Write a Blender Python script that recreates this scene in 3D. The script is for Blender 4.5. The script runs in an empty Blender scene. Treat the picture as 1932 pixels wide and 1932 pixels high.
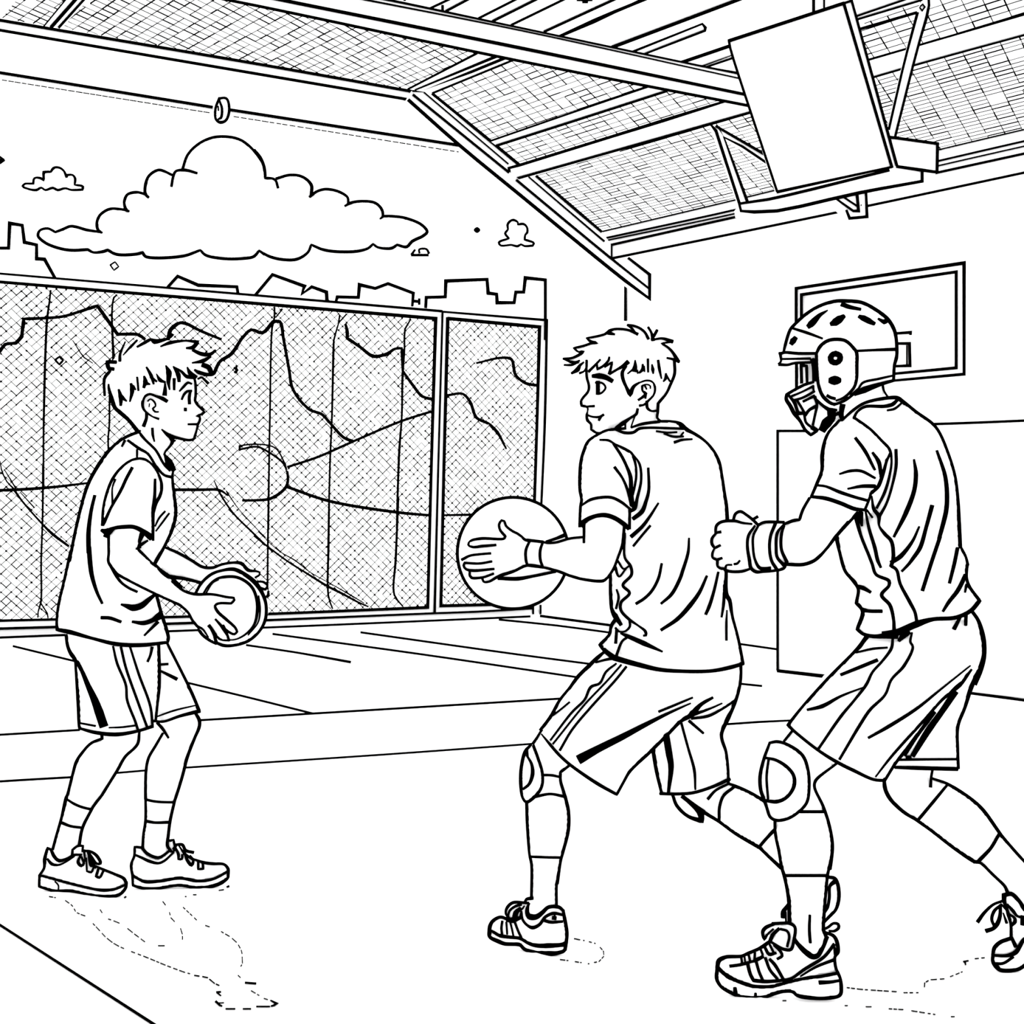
import bpy, bmesh, math, random
import numpy as np
from mathutils import Vector, Matrix
from mathutils.bvhtree import BVHTree
from mathutils.geometry import delaunay_2d_cdt
random.seed(7)
FPX = 1900.0; CAMH = 1.1
C = bpy.context.scene.collection
EYE = Vector((0, 0, CAMH))
V = {'a': (150,600,300), 'b': (80,780,300), 'c': (80,1000,300), 'd': (280,980,260), 'e': (80,1180,320), 'f': (50,1480,400),
     'g': (1040,590,300), 'h': (1070,780,350), 'i': (1070,1050,350), 'j': (850,900,350), 'k': (960,1220,460), 'l': (890,1630,300),
     'm': (1210,1380,300), 'n': (1460,550,300), 'o': (1520,720,360), 'p': (1540,950,340), 'q': (1330,940,300), 'r': (1420,1180,460),
     's': (1330,1600,300), 't': (1632,1440,300), 'u': (1632,1632,300), 'v2': (0,0,500), 'v3': (480,0,500), 'v4': (960,0,480),
     'v5': (1340,0,592), 'v6': (900,350,500), 'w0': (0,400,520), 'w1': (480,400,600), 'w2': (0,800,500), 'w3': (480,900,500),
     'w4': (300,1100,800), 'w5': (0,1650,560), 'w6': (1370,440,562), 'z': (0,0,1932)}

# ---------------------------------------------------------------- materials
def paint(name, lo, hi, scale=12.0, rough=0.9):
    m = bpy.data.materials.new(name); m.use_nodes = True
    nt = m.node_tree; b = nt.nodes['Principled BSDF']
    n = nt.nodes.new('ShaderNodeTexNoise'); n.inputs['Scale'].default_value = scale
    r = nt.nodes.new('ShaderNodeValToRGB')
    r.color_ramp.elements[0].color = (lo, lo, lo, 1); r.color_ramp.elements[1].color = (hi, hi, hi, 1)
    nt.links.new(n.outputs['Fac'], r.inputs['Fac']); nt.links.new(r.outputs['Color'], b.inputs['Base Color'])
    b.inputs['Roughness'].default_value = rough
    b.inputs['Specular IOR Level'].default_value = 0.0
    m.diffuse_color = (hi, hi, hi, 1)
    return m
M = {k: paint(k, a, b, s) for k, a, b, s in (
    ('skin', .975, .985, 8), ('hair', .975, .99, 30), ('cotton', .975, .99, 60), ('leather', .975, .99, 25), ('plastic', .975, .99, 6),
    ('steel', .975, .99, 15), ('concrete', .975, .99, 4), ('plaster', .975, .99, 3), ('vapour', .975, .99, 1), ('turf', .975, .99, 1))}
INK = paint('black_line', 0.0, 0.0, 5, 1.0)

# ---------------------------------------------------------------- tracing helpers
def parse(s, dw=5.0):
    """'@view x,y[:w][!] ...' -> list of (px, py, w, corner)"""
    out = []; x0, y0, k = 0, 0, 1.0; w = dw
    v = parse.view
    for tok in s.split():
        if tok[0] == '@': v = tok[1:]; parse.view = v; continue
        x0, y0, sz = V[v]; k = sz / 1932.0
        fl = 1 if '*' in tok else 2 if '^' in tok else 0; tok = tok.replace('*', '').replace('^', '')
        c = tok.endswith('!'); tok = tok.rstrip('!')
        ww = dw
        if ':' in tok: tok, q = tok.split(':'); ww = float(q)
        x, y = tok.split(',')
        out.append((x0 + float(x) * k, y0 + float(y) * k, ww, c, fl))
    return out
parse.view = 'z'

def crom(P, step):
    """centripetal Catmull-Rom through P (list of 3-vectors x,y,w)"""
    n = len(P)
    if n < 2: return [P[0]] if P else []
    if n == 2:
        d = math.dist(P[0][:2], P[1][:2]); m = max(1, int(d / step))
        return [tuple(P[0][i] + (P[1][i] - P[0][i]) * t / m for i in range(3)) for t in range(m + 1)]
    A = [np.array(p, float) for p in P]
    A = [2 * A[0] - A[1]] + A + [2 * A[-1] - A[-2]]
    out = [tuple(A[1])]
    for i in range(1, len(A) - 2):
        p0, p1, p2, p3 = A[i-1], A[i], A[i+1], A[i+2]
        def dt(a, b): return max(1e-3, math.sqrt(math.dist(a[:2], b[:2])))
        t0 = 0; t1 = t0 + dt(p0, p1); t2 = t1 + dt(p1, p2); t3 = t2 + dt(p2, p3)
        m = max(1, int(math.dist(p1[:2], p2[:2]) / step))
        for j in range(1, m + 1):
            t = t1 + (t2 - t1) * j / m
            a1 = (t1-t)/(t1-t0)*p0 + (t-t0)/(t1-t0)*p1; a2 = (t2-t)/(t2-t1)*p1 + (t-t1)/(t2-t1)*p2
            a3 = (t3-t)/(t3-t2)*p2 + (t-t2)/(t3-t2)*p3
            b1 = (t2-t)/(t2-t0)*a1 + (t-t0)/(t2-t0)*a2; b2 = (t3-t)/(t3-t1)*a2 + (t-t1)/(t3-t1)*a3
            q = (t2-t)/(t2-t1)*b1 + (t-t1)/(t2-t1)*b2
            q[2] = p1[2] + (p2[2] - p1[2]) * j / m
            out.append(tuple(q))
    return out

def smooth(pts, step, closed=False):
    if closed:
        cs = [i for i, p in enumerate(pts) if p[3]]
        if cs: pts = pts[cs[0]:] + pts[:cs[0]] + [pts[cs[0]]]
        else:
            k = len(pts); ext = pts[-2:] + pts + pts[:3]
            s = crom([p[:3] for p in ext], step)
            a = min(range(len(s)//2), key=lambda i: math.dist(s[i][:2], pts[0][:2]))
            b = max(range(len(s)//2, len(s)), key=lambda i: -math.dist(s[i][:2], pts[0][:2]))
            return s[a:b]
    out = []; seg = []
    for i, p in enumerate(pts):
        seg.append(p[:3])
        if (p[3] and i > 0) or i == len(pts) - 1:
            s = crom(seg, step); out += s if not out else s[1:]; seg = [p[:3]]
    if closed: out = out[:-1]
    return out

def ray(px, py, Y): return Vector(((px - 966) / FPX * Y, Y, CAMH - (py - 966) / FPX * Y))
def depth_fn(d):
    if callable(d): return d
    if isinstance(d, (int, float)): return lambda x, y: float(d)
    def f(x, y):
        W = S = 0.0
        for a, b, z in d:
            w = 1.0 / ((x-a)**2 + (y-b)**2 + 25.0); W += w; S += w * z
        return S / W
    return f

class Mesh:
    def __init__(s): s.v = []; s.f = []; s.m = []
    def add(s, vs, fs, mi=0):
        o = len(s.v); s.v += [tuple(v) for v in vs]
        for f in fs: s.f.append(tuple(i + o for i in f)); s.m.append(mi)

def inside(x, y, P):
    c = False; n = len(P); j = n - 1
    for i in range(n):
        xi, yi = P[i]; xj, yj = P[j]
        if (yi > y) != (yj > y) and x < (xj - xi) * (y - yi) / (yj - yi) + xi: c = not c
        j = i
    return c

def bound(pts, step, sc=1.0):
    B = [(p[0], p[1]) for p in smooth(pts, step, True)]
    Q = [B[0]]
    for b in B[1:]:
        if math.dist(b, Q[-1]) > step * .45: Q.append(b)
    if math.dist(Q[0], Q[-1]) < step * .45: Q.pop()
    if sc != 1.0:
        cx = sum(p[0] for p in Q)/len(Q); cy = sum(p[1] for p in Q)/len(Q)
        Q = [(cx + (x-cx)*sc, cy + (y-cy)*sc) for x, y in Q]
    return Q

def triangulate(B, step):
    BA = np.array(B); nb = len(B); G = []
    x0, y0 = BA.min(0); x1, y1 = BA.max(0)
    row = 0; y = y0 + step * .5
    while y < y1:
        x = x0 + (step * .5 if row % 2 else 0)
        while x < x1:
            if inside(x, y, B) and np.min(np.hypot(BA[:,0]-x, BA[:,1]-y)) > step * .62: G.append((x, y))
            x += step
        y += step * .87; row += 1
    vo, eo, fo, ov, oe, of = delaunay_2d_cdt([Vector(p) for p in B + G], [], [list(range(nb))], 1, 1e-4)
    N = len(vo); F = []
    for f in fo:
        f = list(f)
        if len(f) != 3: continue
        u = vo[f[1]] - vo[f[0]]; w = vo[f[2]] - vo[f[0]]
        if u.x*w.y - u.y*w.x < 0: f.reverse()
        F.append(tuple(f))
    ec = {}
    for f in F:
        for i in range(3):
            a, b = f[i], f[(i+1) % 3]
            if (b, a) in ec: del ec[(b, a)]
            else: ec[(a, b)] = 1
    return vo, F, list(ec)

def solve_h(vo, F, edges):
    N = len(vo); isb = [False] * N
    for a, b in edges: isb[a] = isb[b] = True
    L = np.zeros((N, N)); A = np.zeros(N)
    for f in F:
        for q in range(3):
            i, j, o = f[q], f[(q+1) % 3], f[(q+2) % 3]
            u = vo[i] - vo[o]; w = vo[j] - vo[o]
            cr = abs(u.x*w.y - u.y*w.x) + 1e-9
            ct = max(0.02, min(20, (u.dot(w)) / cr)) * .5
            L[i, j] -= ct; L[j, i] -= ct; L[i, i] += ct; L[j, j] += ct
            A[i] += cr / 6
    I = [i for i in range(N) if not isb[i] and A[i] > 0]
    h = np.zeros(N)
    if I:
        u = np.linalg.solve(L[np.ix_(I, I)] + np.eye(len(I)) * 1e-9, A[I])
        h[I] = np.sqrt(np.maximum(0, 2 * u))
    return h

def inflate(mesh, poly, depth, k=1.0, cap=None, sc=1.0, step=None, mi=0, ext=None, field=None):
    """solid with the traced outline; its depth swells like a limb (Poisson profile).
    ext/field: the swelling is solved on a longer outline, so cloth ends in a cut hem"""
    pts = parse(poly) if isinstance(poly, str) else poly
    xs = [p[0] for p in pts]; ys = [p[1] for p in pts]
    if step is None:
        step = max(1.6, min(9.0, math.sqrt((max(xs)-min(xs)) * (max(ys)-min(ys))) / 24))
    B = bound(pts, step, sc)
    vo, F, edges = triangulate(B, step)
    fp = None
    if field: fp = parse(field)
    elif ext:
        fp = []; n = len(pts)
        st = next(i for i in range(n) if pts[i][4] == 0)
        q = pts[st:] + pts[:st]; i = 0
        while i < n:
            if q[i][4] == 0: fp.append(q[i]); i += 1; continue
            fl = q[i][4]; dx, dy = ext[fl - 1]; j = i
            while j < n and q[j][4] == fl: j += 1
            fp.append(q[i][:3] + (True, 0))
            for p in q[i:j]: fp.append((p[0] + dx, p[1] + dy, p[2], p[3], 0))
            fp.append(q[j-1][:3] + (True, 0)); i = j
    if fp:
        fB = bound(fp, step * 1.3); fv, fF, fe = triangulate(fB, step * 1.3)
        fh = solve_h(fv, fF, fe)
        tr = BVHTree.FromPolygons([Vector((v.x, v.y, 0)) for v in fv], fF)
        h = np.zeros(len(vo))
        for i, p in enumerate(vo):
            hit = tr.find_nearest(Vector((p.x, p.y, 0)))
            if hit[0] is None or hit[3] > 1.0: continue
            f = fF[hit[2]]; a, b, c = (fv[q] for q in f)
            den = (b.y-c.y)*(a.x-c.x) + (c.x-b.x)*(a.y-c.y)
            if abs(den) < 1e-9: continue
            w0 = ((b.y-c.y)*(p.x-c.x) + (c.x-b.x)*(p.y-c.y)) / den; w1 = ((c.y-a.y)*(p.x-c.x) + (a.x-c.x)*(p.y-c.y)) / den
            # interpolate h^2: keeps the round profile at the rim
            h[i] = math.sqrt(max(0, w0*fh[f[0]]**2 + w1*fh[f[1]]**2 + (1-w0-w1)*fh[f[2]]**2))
        h[h < .6] = 0
    else: h = solve_h(vo, F, edges)
    h = h * k
    if cap: h = cap * np.tanh(h / cap)
    D = depth_fn(depth); N = len(vo)
    front = []; back = []; bi = {}
    for i in range(N):
        x, y = vo[i]; Z = D(x, y); t = h[i] / FPX
        front.append(ray(x, y, Z * (1 - t)))
        if h[i] > 0: bi[i] = N + len(back); back.append(ray(x, y, Z * (1 + t)))
        else: bi[i] = i
    fs = []
    for f in F:
        fs.append(tuple(reversed(f)))
        g = tuple(bi[q] for q in f)
        if g != f: fs.append(g)
    for a, b in edges:
        q = [a, b, bi[b], bi[a]]; r = []
        for v in q:
            if v not in r: r.append(v)
        if len(r) >= 3: fs.append(tuple(r))
    mesh.add(front + back, fs, mi)

def tube(mesh, W, R, mi=1, flat=0.0026):
    """ink line: flattened tube through world points W with side radius R"""
    n = len(W)
    if n < 2: return
    W = list(W)
    K = 6; vs = []
    for i in range(n):
        t = (W[min(n-1, i+1)] - W[max(0, i-1)])
        if t.length < 1e-9: t = Vector((0, 0, 1))
        t.normalize(); v = (W[i] - EYE).normalized()
        s = t.cross(v)
        s = s.normalized() if s.length > 1e-4 else Vector((1, 0, 0))
        u = s.cross(t).normalized()
        r = R[i]; rv = min(r, max(flat, r * .35)); p = W[i]
        if i == 0: p = p - t * r * .5
        if i == n - 1: p = p + t * r * .5
        for q in range(K):
            a = 2 * math.pi * q / K
            vs.append(p + s * (r * math.cos(a)) + u * (rv * math.sin(a)))
    fs = []
    for i in range(n - 1):
        for q in range(K):
            fs.append((i*K+q, i*K+(q+1) % K, (i+1)*K+(q+1) % K, (i+1)*K+q))
    fs.append(tuple(range(K-1, -1, -1))); fs.append(tuple(range((n-1)*K, n*K)))
    mesh.add(vs, fs, mi)

def make_bvh(mesh):
    return BVHTree.FromPolygons([Vector(v) for v in mesh.v], mesh.f)

def ink_surface(mesh, bvh, strokes, w=5.0, step=3.0, lift=1.0, wk=1.0):
    """lay strokes (in photo coordinates) on the solid `bvh`; the line is a real cord lying on the surface"""
    lay = Mesh()
    for st in strokes.split(';'):
        pts = parse(st, w)
        if len(pts) < 2: continue
        L = sum(math.dist(pts[i][:2], pts[i+1][:2]) for i in range(len(pts)-1))
        S = smooth(pts, min(step, max(1.2, L / 8)))
        Z = []
        for x, y, ww in S:
            best = None
            for dx, dy in ((0, 0), (2, 0), (-2, 0), (0, 2), (0, -2)):
                d = (ray(x+dx, y+dy, 1.0) - EYE)
                hit = bvh.ray_cast(EYE, d)
                if hit[0] is not None and (best is None or hit[0].y < best): best = hit[0].y
            Z.append(best)
        if all(z is None for z in Z):
            hit = bvh.find_nearest(ray(S[0][0], S[0][1], sum(v[1] for v in mesh.v[:50]) / max(1, len(mesh.v[:50]))))
            Z = [hit[0].y] * len(Z)
        # fill missing from neighbours
        for i in range(len(Z)):
            if Z[i] is None:
                a = next((Z[j] for j in range(i-1, -1, -1) if Z[j] is not None), None)
                b = next((Z[j] for j in range(i+1, len(Z)) if Z[j] is not None), None)
                Z[i] = a if b is None else b if a is None else min(a, b)
        Z = [min(Z[max(0, i-1):i+2]) for i in range(len(Z))]
        Z = [(Z[max(0, i-1)] + Z[i] + Z[min(len(Z)-1, i+1)]) / 3 for i in range(len(Z))]
        W = []; R = []
        for (x, y, ww), z in zip(S, Z):
            r = ww * wk * .5 * z / FPX
            W.append(ray(x, y, z - lift * (0.0012 + r * .3))); R.append(r)
        tube(lay, W, R)
    mesh.v, o = mesh.v + lay.v, len(mesh.v)
    mesh.f += [tuple(i + o for i in f) for f in lay.f]; mesh.m += lay.m

def ink_fn(mesh, fn, strokes, w=5.0, step=40.0, pull=0.0):
    """painted stripe on a flat surface: both edges lie on the surface itself"""
    for st in strokes.split(';'):
        pts = parse(st, w)
        if len(pts) < 2: continue
        S = smooth(pts, step); n = len(S)
        E = []
        for i, (x, y, ww) in enumerate(S):
            def nrm(a, b):
                dx, dy = b[0]-a[0], b[1]-a[1]; l = math.hypot(dx, dy) or 1.0; return (-dy/l, dx/l)
            n1 = nrm(S[max(0, i-1)], S[i]) if i > 0 else nrm(S[0], S[1])
            n2 = nrm(S[i], S[min(n-1, i+1)]) if i < n-1 else n1
            nx, ny = n1[0]+n2[0], n1[1]+n2[1]; l = math.hypot(nx, ny)
            if l < .3: nx, ny, l = n1[0], n1[1], 1.0
            nx /= l; ny /= l
            c = max(.55, nx*n1[0] + ny*n1[1]); h = ww * .5 / c
            dxe = dye = 0.0
            if i == 0: dxe, dye = (S[0][0]-S[1][0]), (S[0][1]-S[1][1])
            elif i == n-1: dxe, dye = (S[-1][0]-S[-2][0]), (S[-1][1]-S[-2][1])
            le = math.hypot(dxe, dye) or 1.0
            cx, cy = x + dxe/le*ww*.25, y + dye/le*ww*.25
            E.append(((cx + nx*h, cy + ny*h), (cx - nx*h, cy - ny*h)))
        vs = []
        for A, B in E:
            for q in (A, B):
                p = fn(*q); d = p - EYE; L = d.length; d = d / L
                vs.append(p - d * (L * .0012 + .002 + pull)); vs.append(p + d * .0005)
        fs = []
        for i in range(n-1):
            o = i*4; k = o + 4
            fs += [(o, k, k+2, o+2), (o+1, o+3, k+3, k+1), (o, o+1, k+1, k), (o+2, k+2, k+3, o+3)]
        fs += [(0, 2, 3, 1), ((n-1)*4, (n-1)*4+1, (n-1)*4+3, (n-1)*4+2)]
        mesh.add(vs, fs, 1)

def link(name, mesh, mat, parent=None, **tags):
    me = bpy.data.meshes.new(name); me.from_pydata(mesh.v, [], mesh.f); me.validate()
    me.materials.append(M[mat]); me.materials.append(INK)
    if len(me.polygons) == len(mesh.m): me.polygons.foreach_set('material_index', mesh.m)
    else:
        # validate() dropped faces: rebuild by key
        key = {}
        for f, m in zip(mesh.f, mesh.m): key[frozenset(f)] = m
        for p in me.polygons: p.material_index = key.get(frozenset(p.vertices), 0)
    me.update()
    bm = bmesh.new(); bm.from_mesh(me)
    wh = [f for f in bm.faces]
    bmesh.ops.recalc_face_normals(bm, faces=wh); bm.to_mesh(me); bm.free()
    o = bpy.data.objects.new(name, me); C.objects.link(o)
    if parent is not None:
        o.parent = parent; o.matrix_parent_inverse = Matrix.Translation(-parent.location)
    for k, v in tags.items(): o[k] = v
    return o

def empty(name, loc, label, category, group=None):
    o = bpy.data.objects.new(name, None); C.objects.link(o); o.location = loc
    o.empty_display_size = .1; o['label'] = label; o['category'] = category
    if group: o['group'] = group
    return o

def voxel(mesh, size):
    me = bpy.data.meshes.new('tmp'); me.from_pydata(mesh.v, [], mesh.f); me.validate()
    bm = bmesh.new(); bm.from_mesh(me); bmesh.ops.recalc_face_normals(bm, faces=bm.faces[:]); bm.to_mesh(me); bm.free()
    o = bpy.data.objects.new('tmp', me); C.objects.link(o)
    md = o.modifiers.new('r', 'REMESH'); md.mode = 'VOXEL'; md.voxel_size = size; md.adaptivity = 0.0
    dg = bpy.context.evaluated_depsgraph_get()
    m2 = bpy.data.meshes.new_from_object(o.evaluated_get(dg))
    out = Mesh(); out.add([v.co.copy() for v in m2.vertices], [tuple(p.vertices) for p in m2.polygons], 0)
    bpy.data.objects.remove(o); bpy.data.meshes.remove(me); bpy.data.meshes.remove(m2)
    return out

PENDING = {}
def part(name, parent, mat, shapes, ink='', w=5.0, vox=None, lift=1.0, **tags):
    m = Mesh()
    for s in shapes:
        poly, depth = s[0], s[1]; kw = s[2] if len(s) > 2 else {}
        inflate(m, poly, depth, **kw)
    if vox: m = voxel(m, vox)
    root = parent
    while root is not None and root.parent is not None: root = root.parent
    if root is None:
        if ink: ink_surface(m, make_bvh(m), ink, w, lift=lift)
        return link(name, m, mat, parent, **tags)
    o = link(name, m, mat, parent, **tags)
    PENDING.setdefault(root.name, []).append([o, m, ink, w, lift])
    return o

def add_ink(o, m):
    me = o.data; old = len(me.vertices)
    V0 = [v.co.copy() for v in me.vertices]; F0 = [tuple(p.vertices) for p in me.polygons]; M0 = [p.material_index for p in me.polygons]
    me.clear_geometry(); me.from_pydata(V0 + [Vector(v) for v in m.v], [], F0 + [tuple(i + old for i in f) for f in m.f])
    me.polygons.foreach_set('material_index', M0 + m.m); me.update()

def finish(root, others=()):
    """lay every drawn line on the outermost surface of the finished figure"""
    vs = []; fs = []
    for o in [e[0] for e in PENDING[root.name]] + list(others):
        k = len(vs); vs += [v.co.copy() for v in o.data.vertices]; fs += [tuple(i + k for i in p.vertices) for p in o.data.polygons]
    tr = BVHTree.FromPolygons(vs, fs)
    for o, m, ink, w, lift in PENDING[root.name]:
        if ink:
            q = Mesh(); ink_surface(q, tr, ink, w, lift=lift); add_ink(o, q)

def slab(name, parent, mat, polys, fn, off, ink='', w=5.0, **tags):
    m = Mesh(); off = Vector(off)
    for poly in polys:
        P = [fn(p[0], p[1]) for p in parse(poly)]
        n = len(P)
        m.add(P + [p + off for p in P],
              [tuple(range(n)), tuple(range(2*n-1, n-1, -1))] + [(i, (i+1) % n, n+(i+1) % n, n+i) for i in range(n)])
    if ink: ink_fn(m, fn, ink, w)
    return link(name, m, mat, parent, **tags)

def plane(p, n):
    p = Vector(p); n = Vector(n).normalized()
    def f(px, py):
        d = ray(px, py, 1.0) - EYE
        t = (p - EYE).dot(n) / d.dot(n)
        return EYE + d * t
    return f
FLOOR = plane((0, 0, 0), (0, 0, 1))

def net(mesh, fn, poly, e1, e2, s1, s2, r, keep=.85, seg=None, knots=0.0):
    """wires of a net on a flat panel: families along e1 and e2; each wire in cell-long pieces"""
    P = [fn(p[0], p[1]) for p in parse(poly)]
    O = P[0]; e1 = Vector(e1); e2 = Vector(e2)
    a11 = e1.dot(e1); a12 = e1.dot(e2); a22 = e2.dot(e2); det = a11*a22 - a12*a12
    def co(p):
        q = p - O; b1 = q.dot(e1); b2 = q.dot(e2)
        return ((b1*a22 - b2*a12) / det, (b2*a11 - b1*a12) / det)
    Q = [co(p) for p in P]
    def fam(axis, s, so):
        lo = min(q[axis] for q in Q); hi = max(q[axis] for q in Q)
        c = math.ceil(lo / s) * s
        while c < hi:
            xs = []
            for i in range(len(Q)):
                A, B = Q[i], Q[(i+1) % len(Q)]
                if (A[axis] > c) != (B[axis] > c):
                    t = (c - A[axis]) / (B[axis] - A[axis]); xs.append(A[1-axis] + t * (B[1-axis] - A[1-axis]))
            xs.sort()
            for x0, x1 in zip(xs[::2], xs[1::2]):
                x = x0
                while x < x1 - 1e-6:
                    nx = min(x1, (math.floor(x / so + 1e-6) + 1) * so)
                    if random.random() < keep:
                        k = (c, x, nx)
                        p = O + (e1 * c + e2 * x if axis == 0 else e1 * x + e2 * c)
                        q = O + (e1 * c + e2 * nx if axis == 0 else e1 * nx + e2 * c)
                        wire(mesh, p, q, r * random.choice((.8, 1, 1, 1.5)))
                    x = nx
            c += s
    fam(0, s1, s2); fam(1, s2, s1)
    if knots:
        b0 = [min(q[i] for q in Q) for i in (0, 1)]; b1 = [max(q[i] for q in Q) for i in (0, 1)]
        i = math.ceil(b0[0] / s1)
        while i * s1 < b1[0]:
            j = math.ceil(b0[1] / s2)
            while j * s2 < b1[1]:
                if random.random() < .6 and inside(i * s1, j * s2, Q):
                    p = O + e1 * (i * s1) + e2 * (j * s2); d = knots * random.uniform(.7, 1.2)
                    mesh.add([p + Vector((d,0,0)), p + Vector((-d,0,0)), p + Vector((0,d,0)), p + Vector((0,-d,0)), p + Vector((0,0,d)), p + Vector((0,0,-d))],
                             [(0,2,4),(2,1,4),(1,3,4),(3,0,4),(2,0,5),(1,2,5),(3,1,5),(0,3,5)], 1)
                j += 1
            i += 1

def wire(mesh, p, q, r, mi=1):
    t = (q - p)
    if t.length < 1e-4: return
    t.normalize(); v = (p - EYE).normalized(); s = t.cross(v)
    if s.length < 1e-4: return
    s.normalize(); u = s.cross(t)
    ring = [s * r, s * (-.5 * r) + u * (.87 * r), s * (-.5 * r) - u * (.87 * r)]
    mesh.add([p + o for o in ring] + [q + o for o in ring], [(0,1,4,3), (1,2,5,4), (2,0,3,5), (2,1,0), (3,4,5)], mi)
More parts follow.
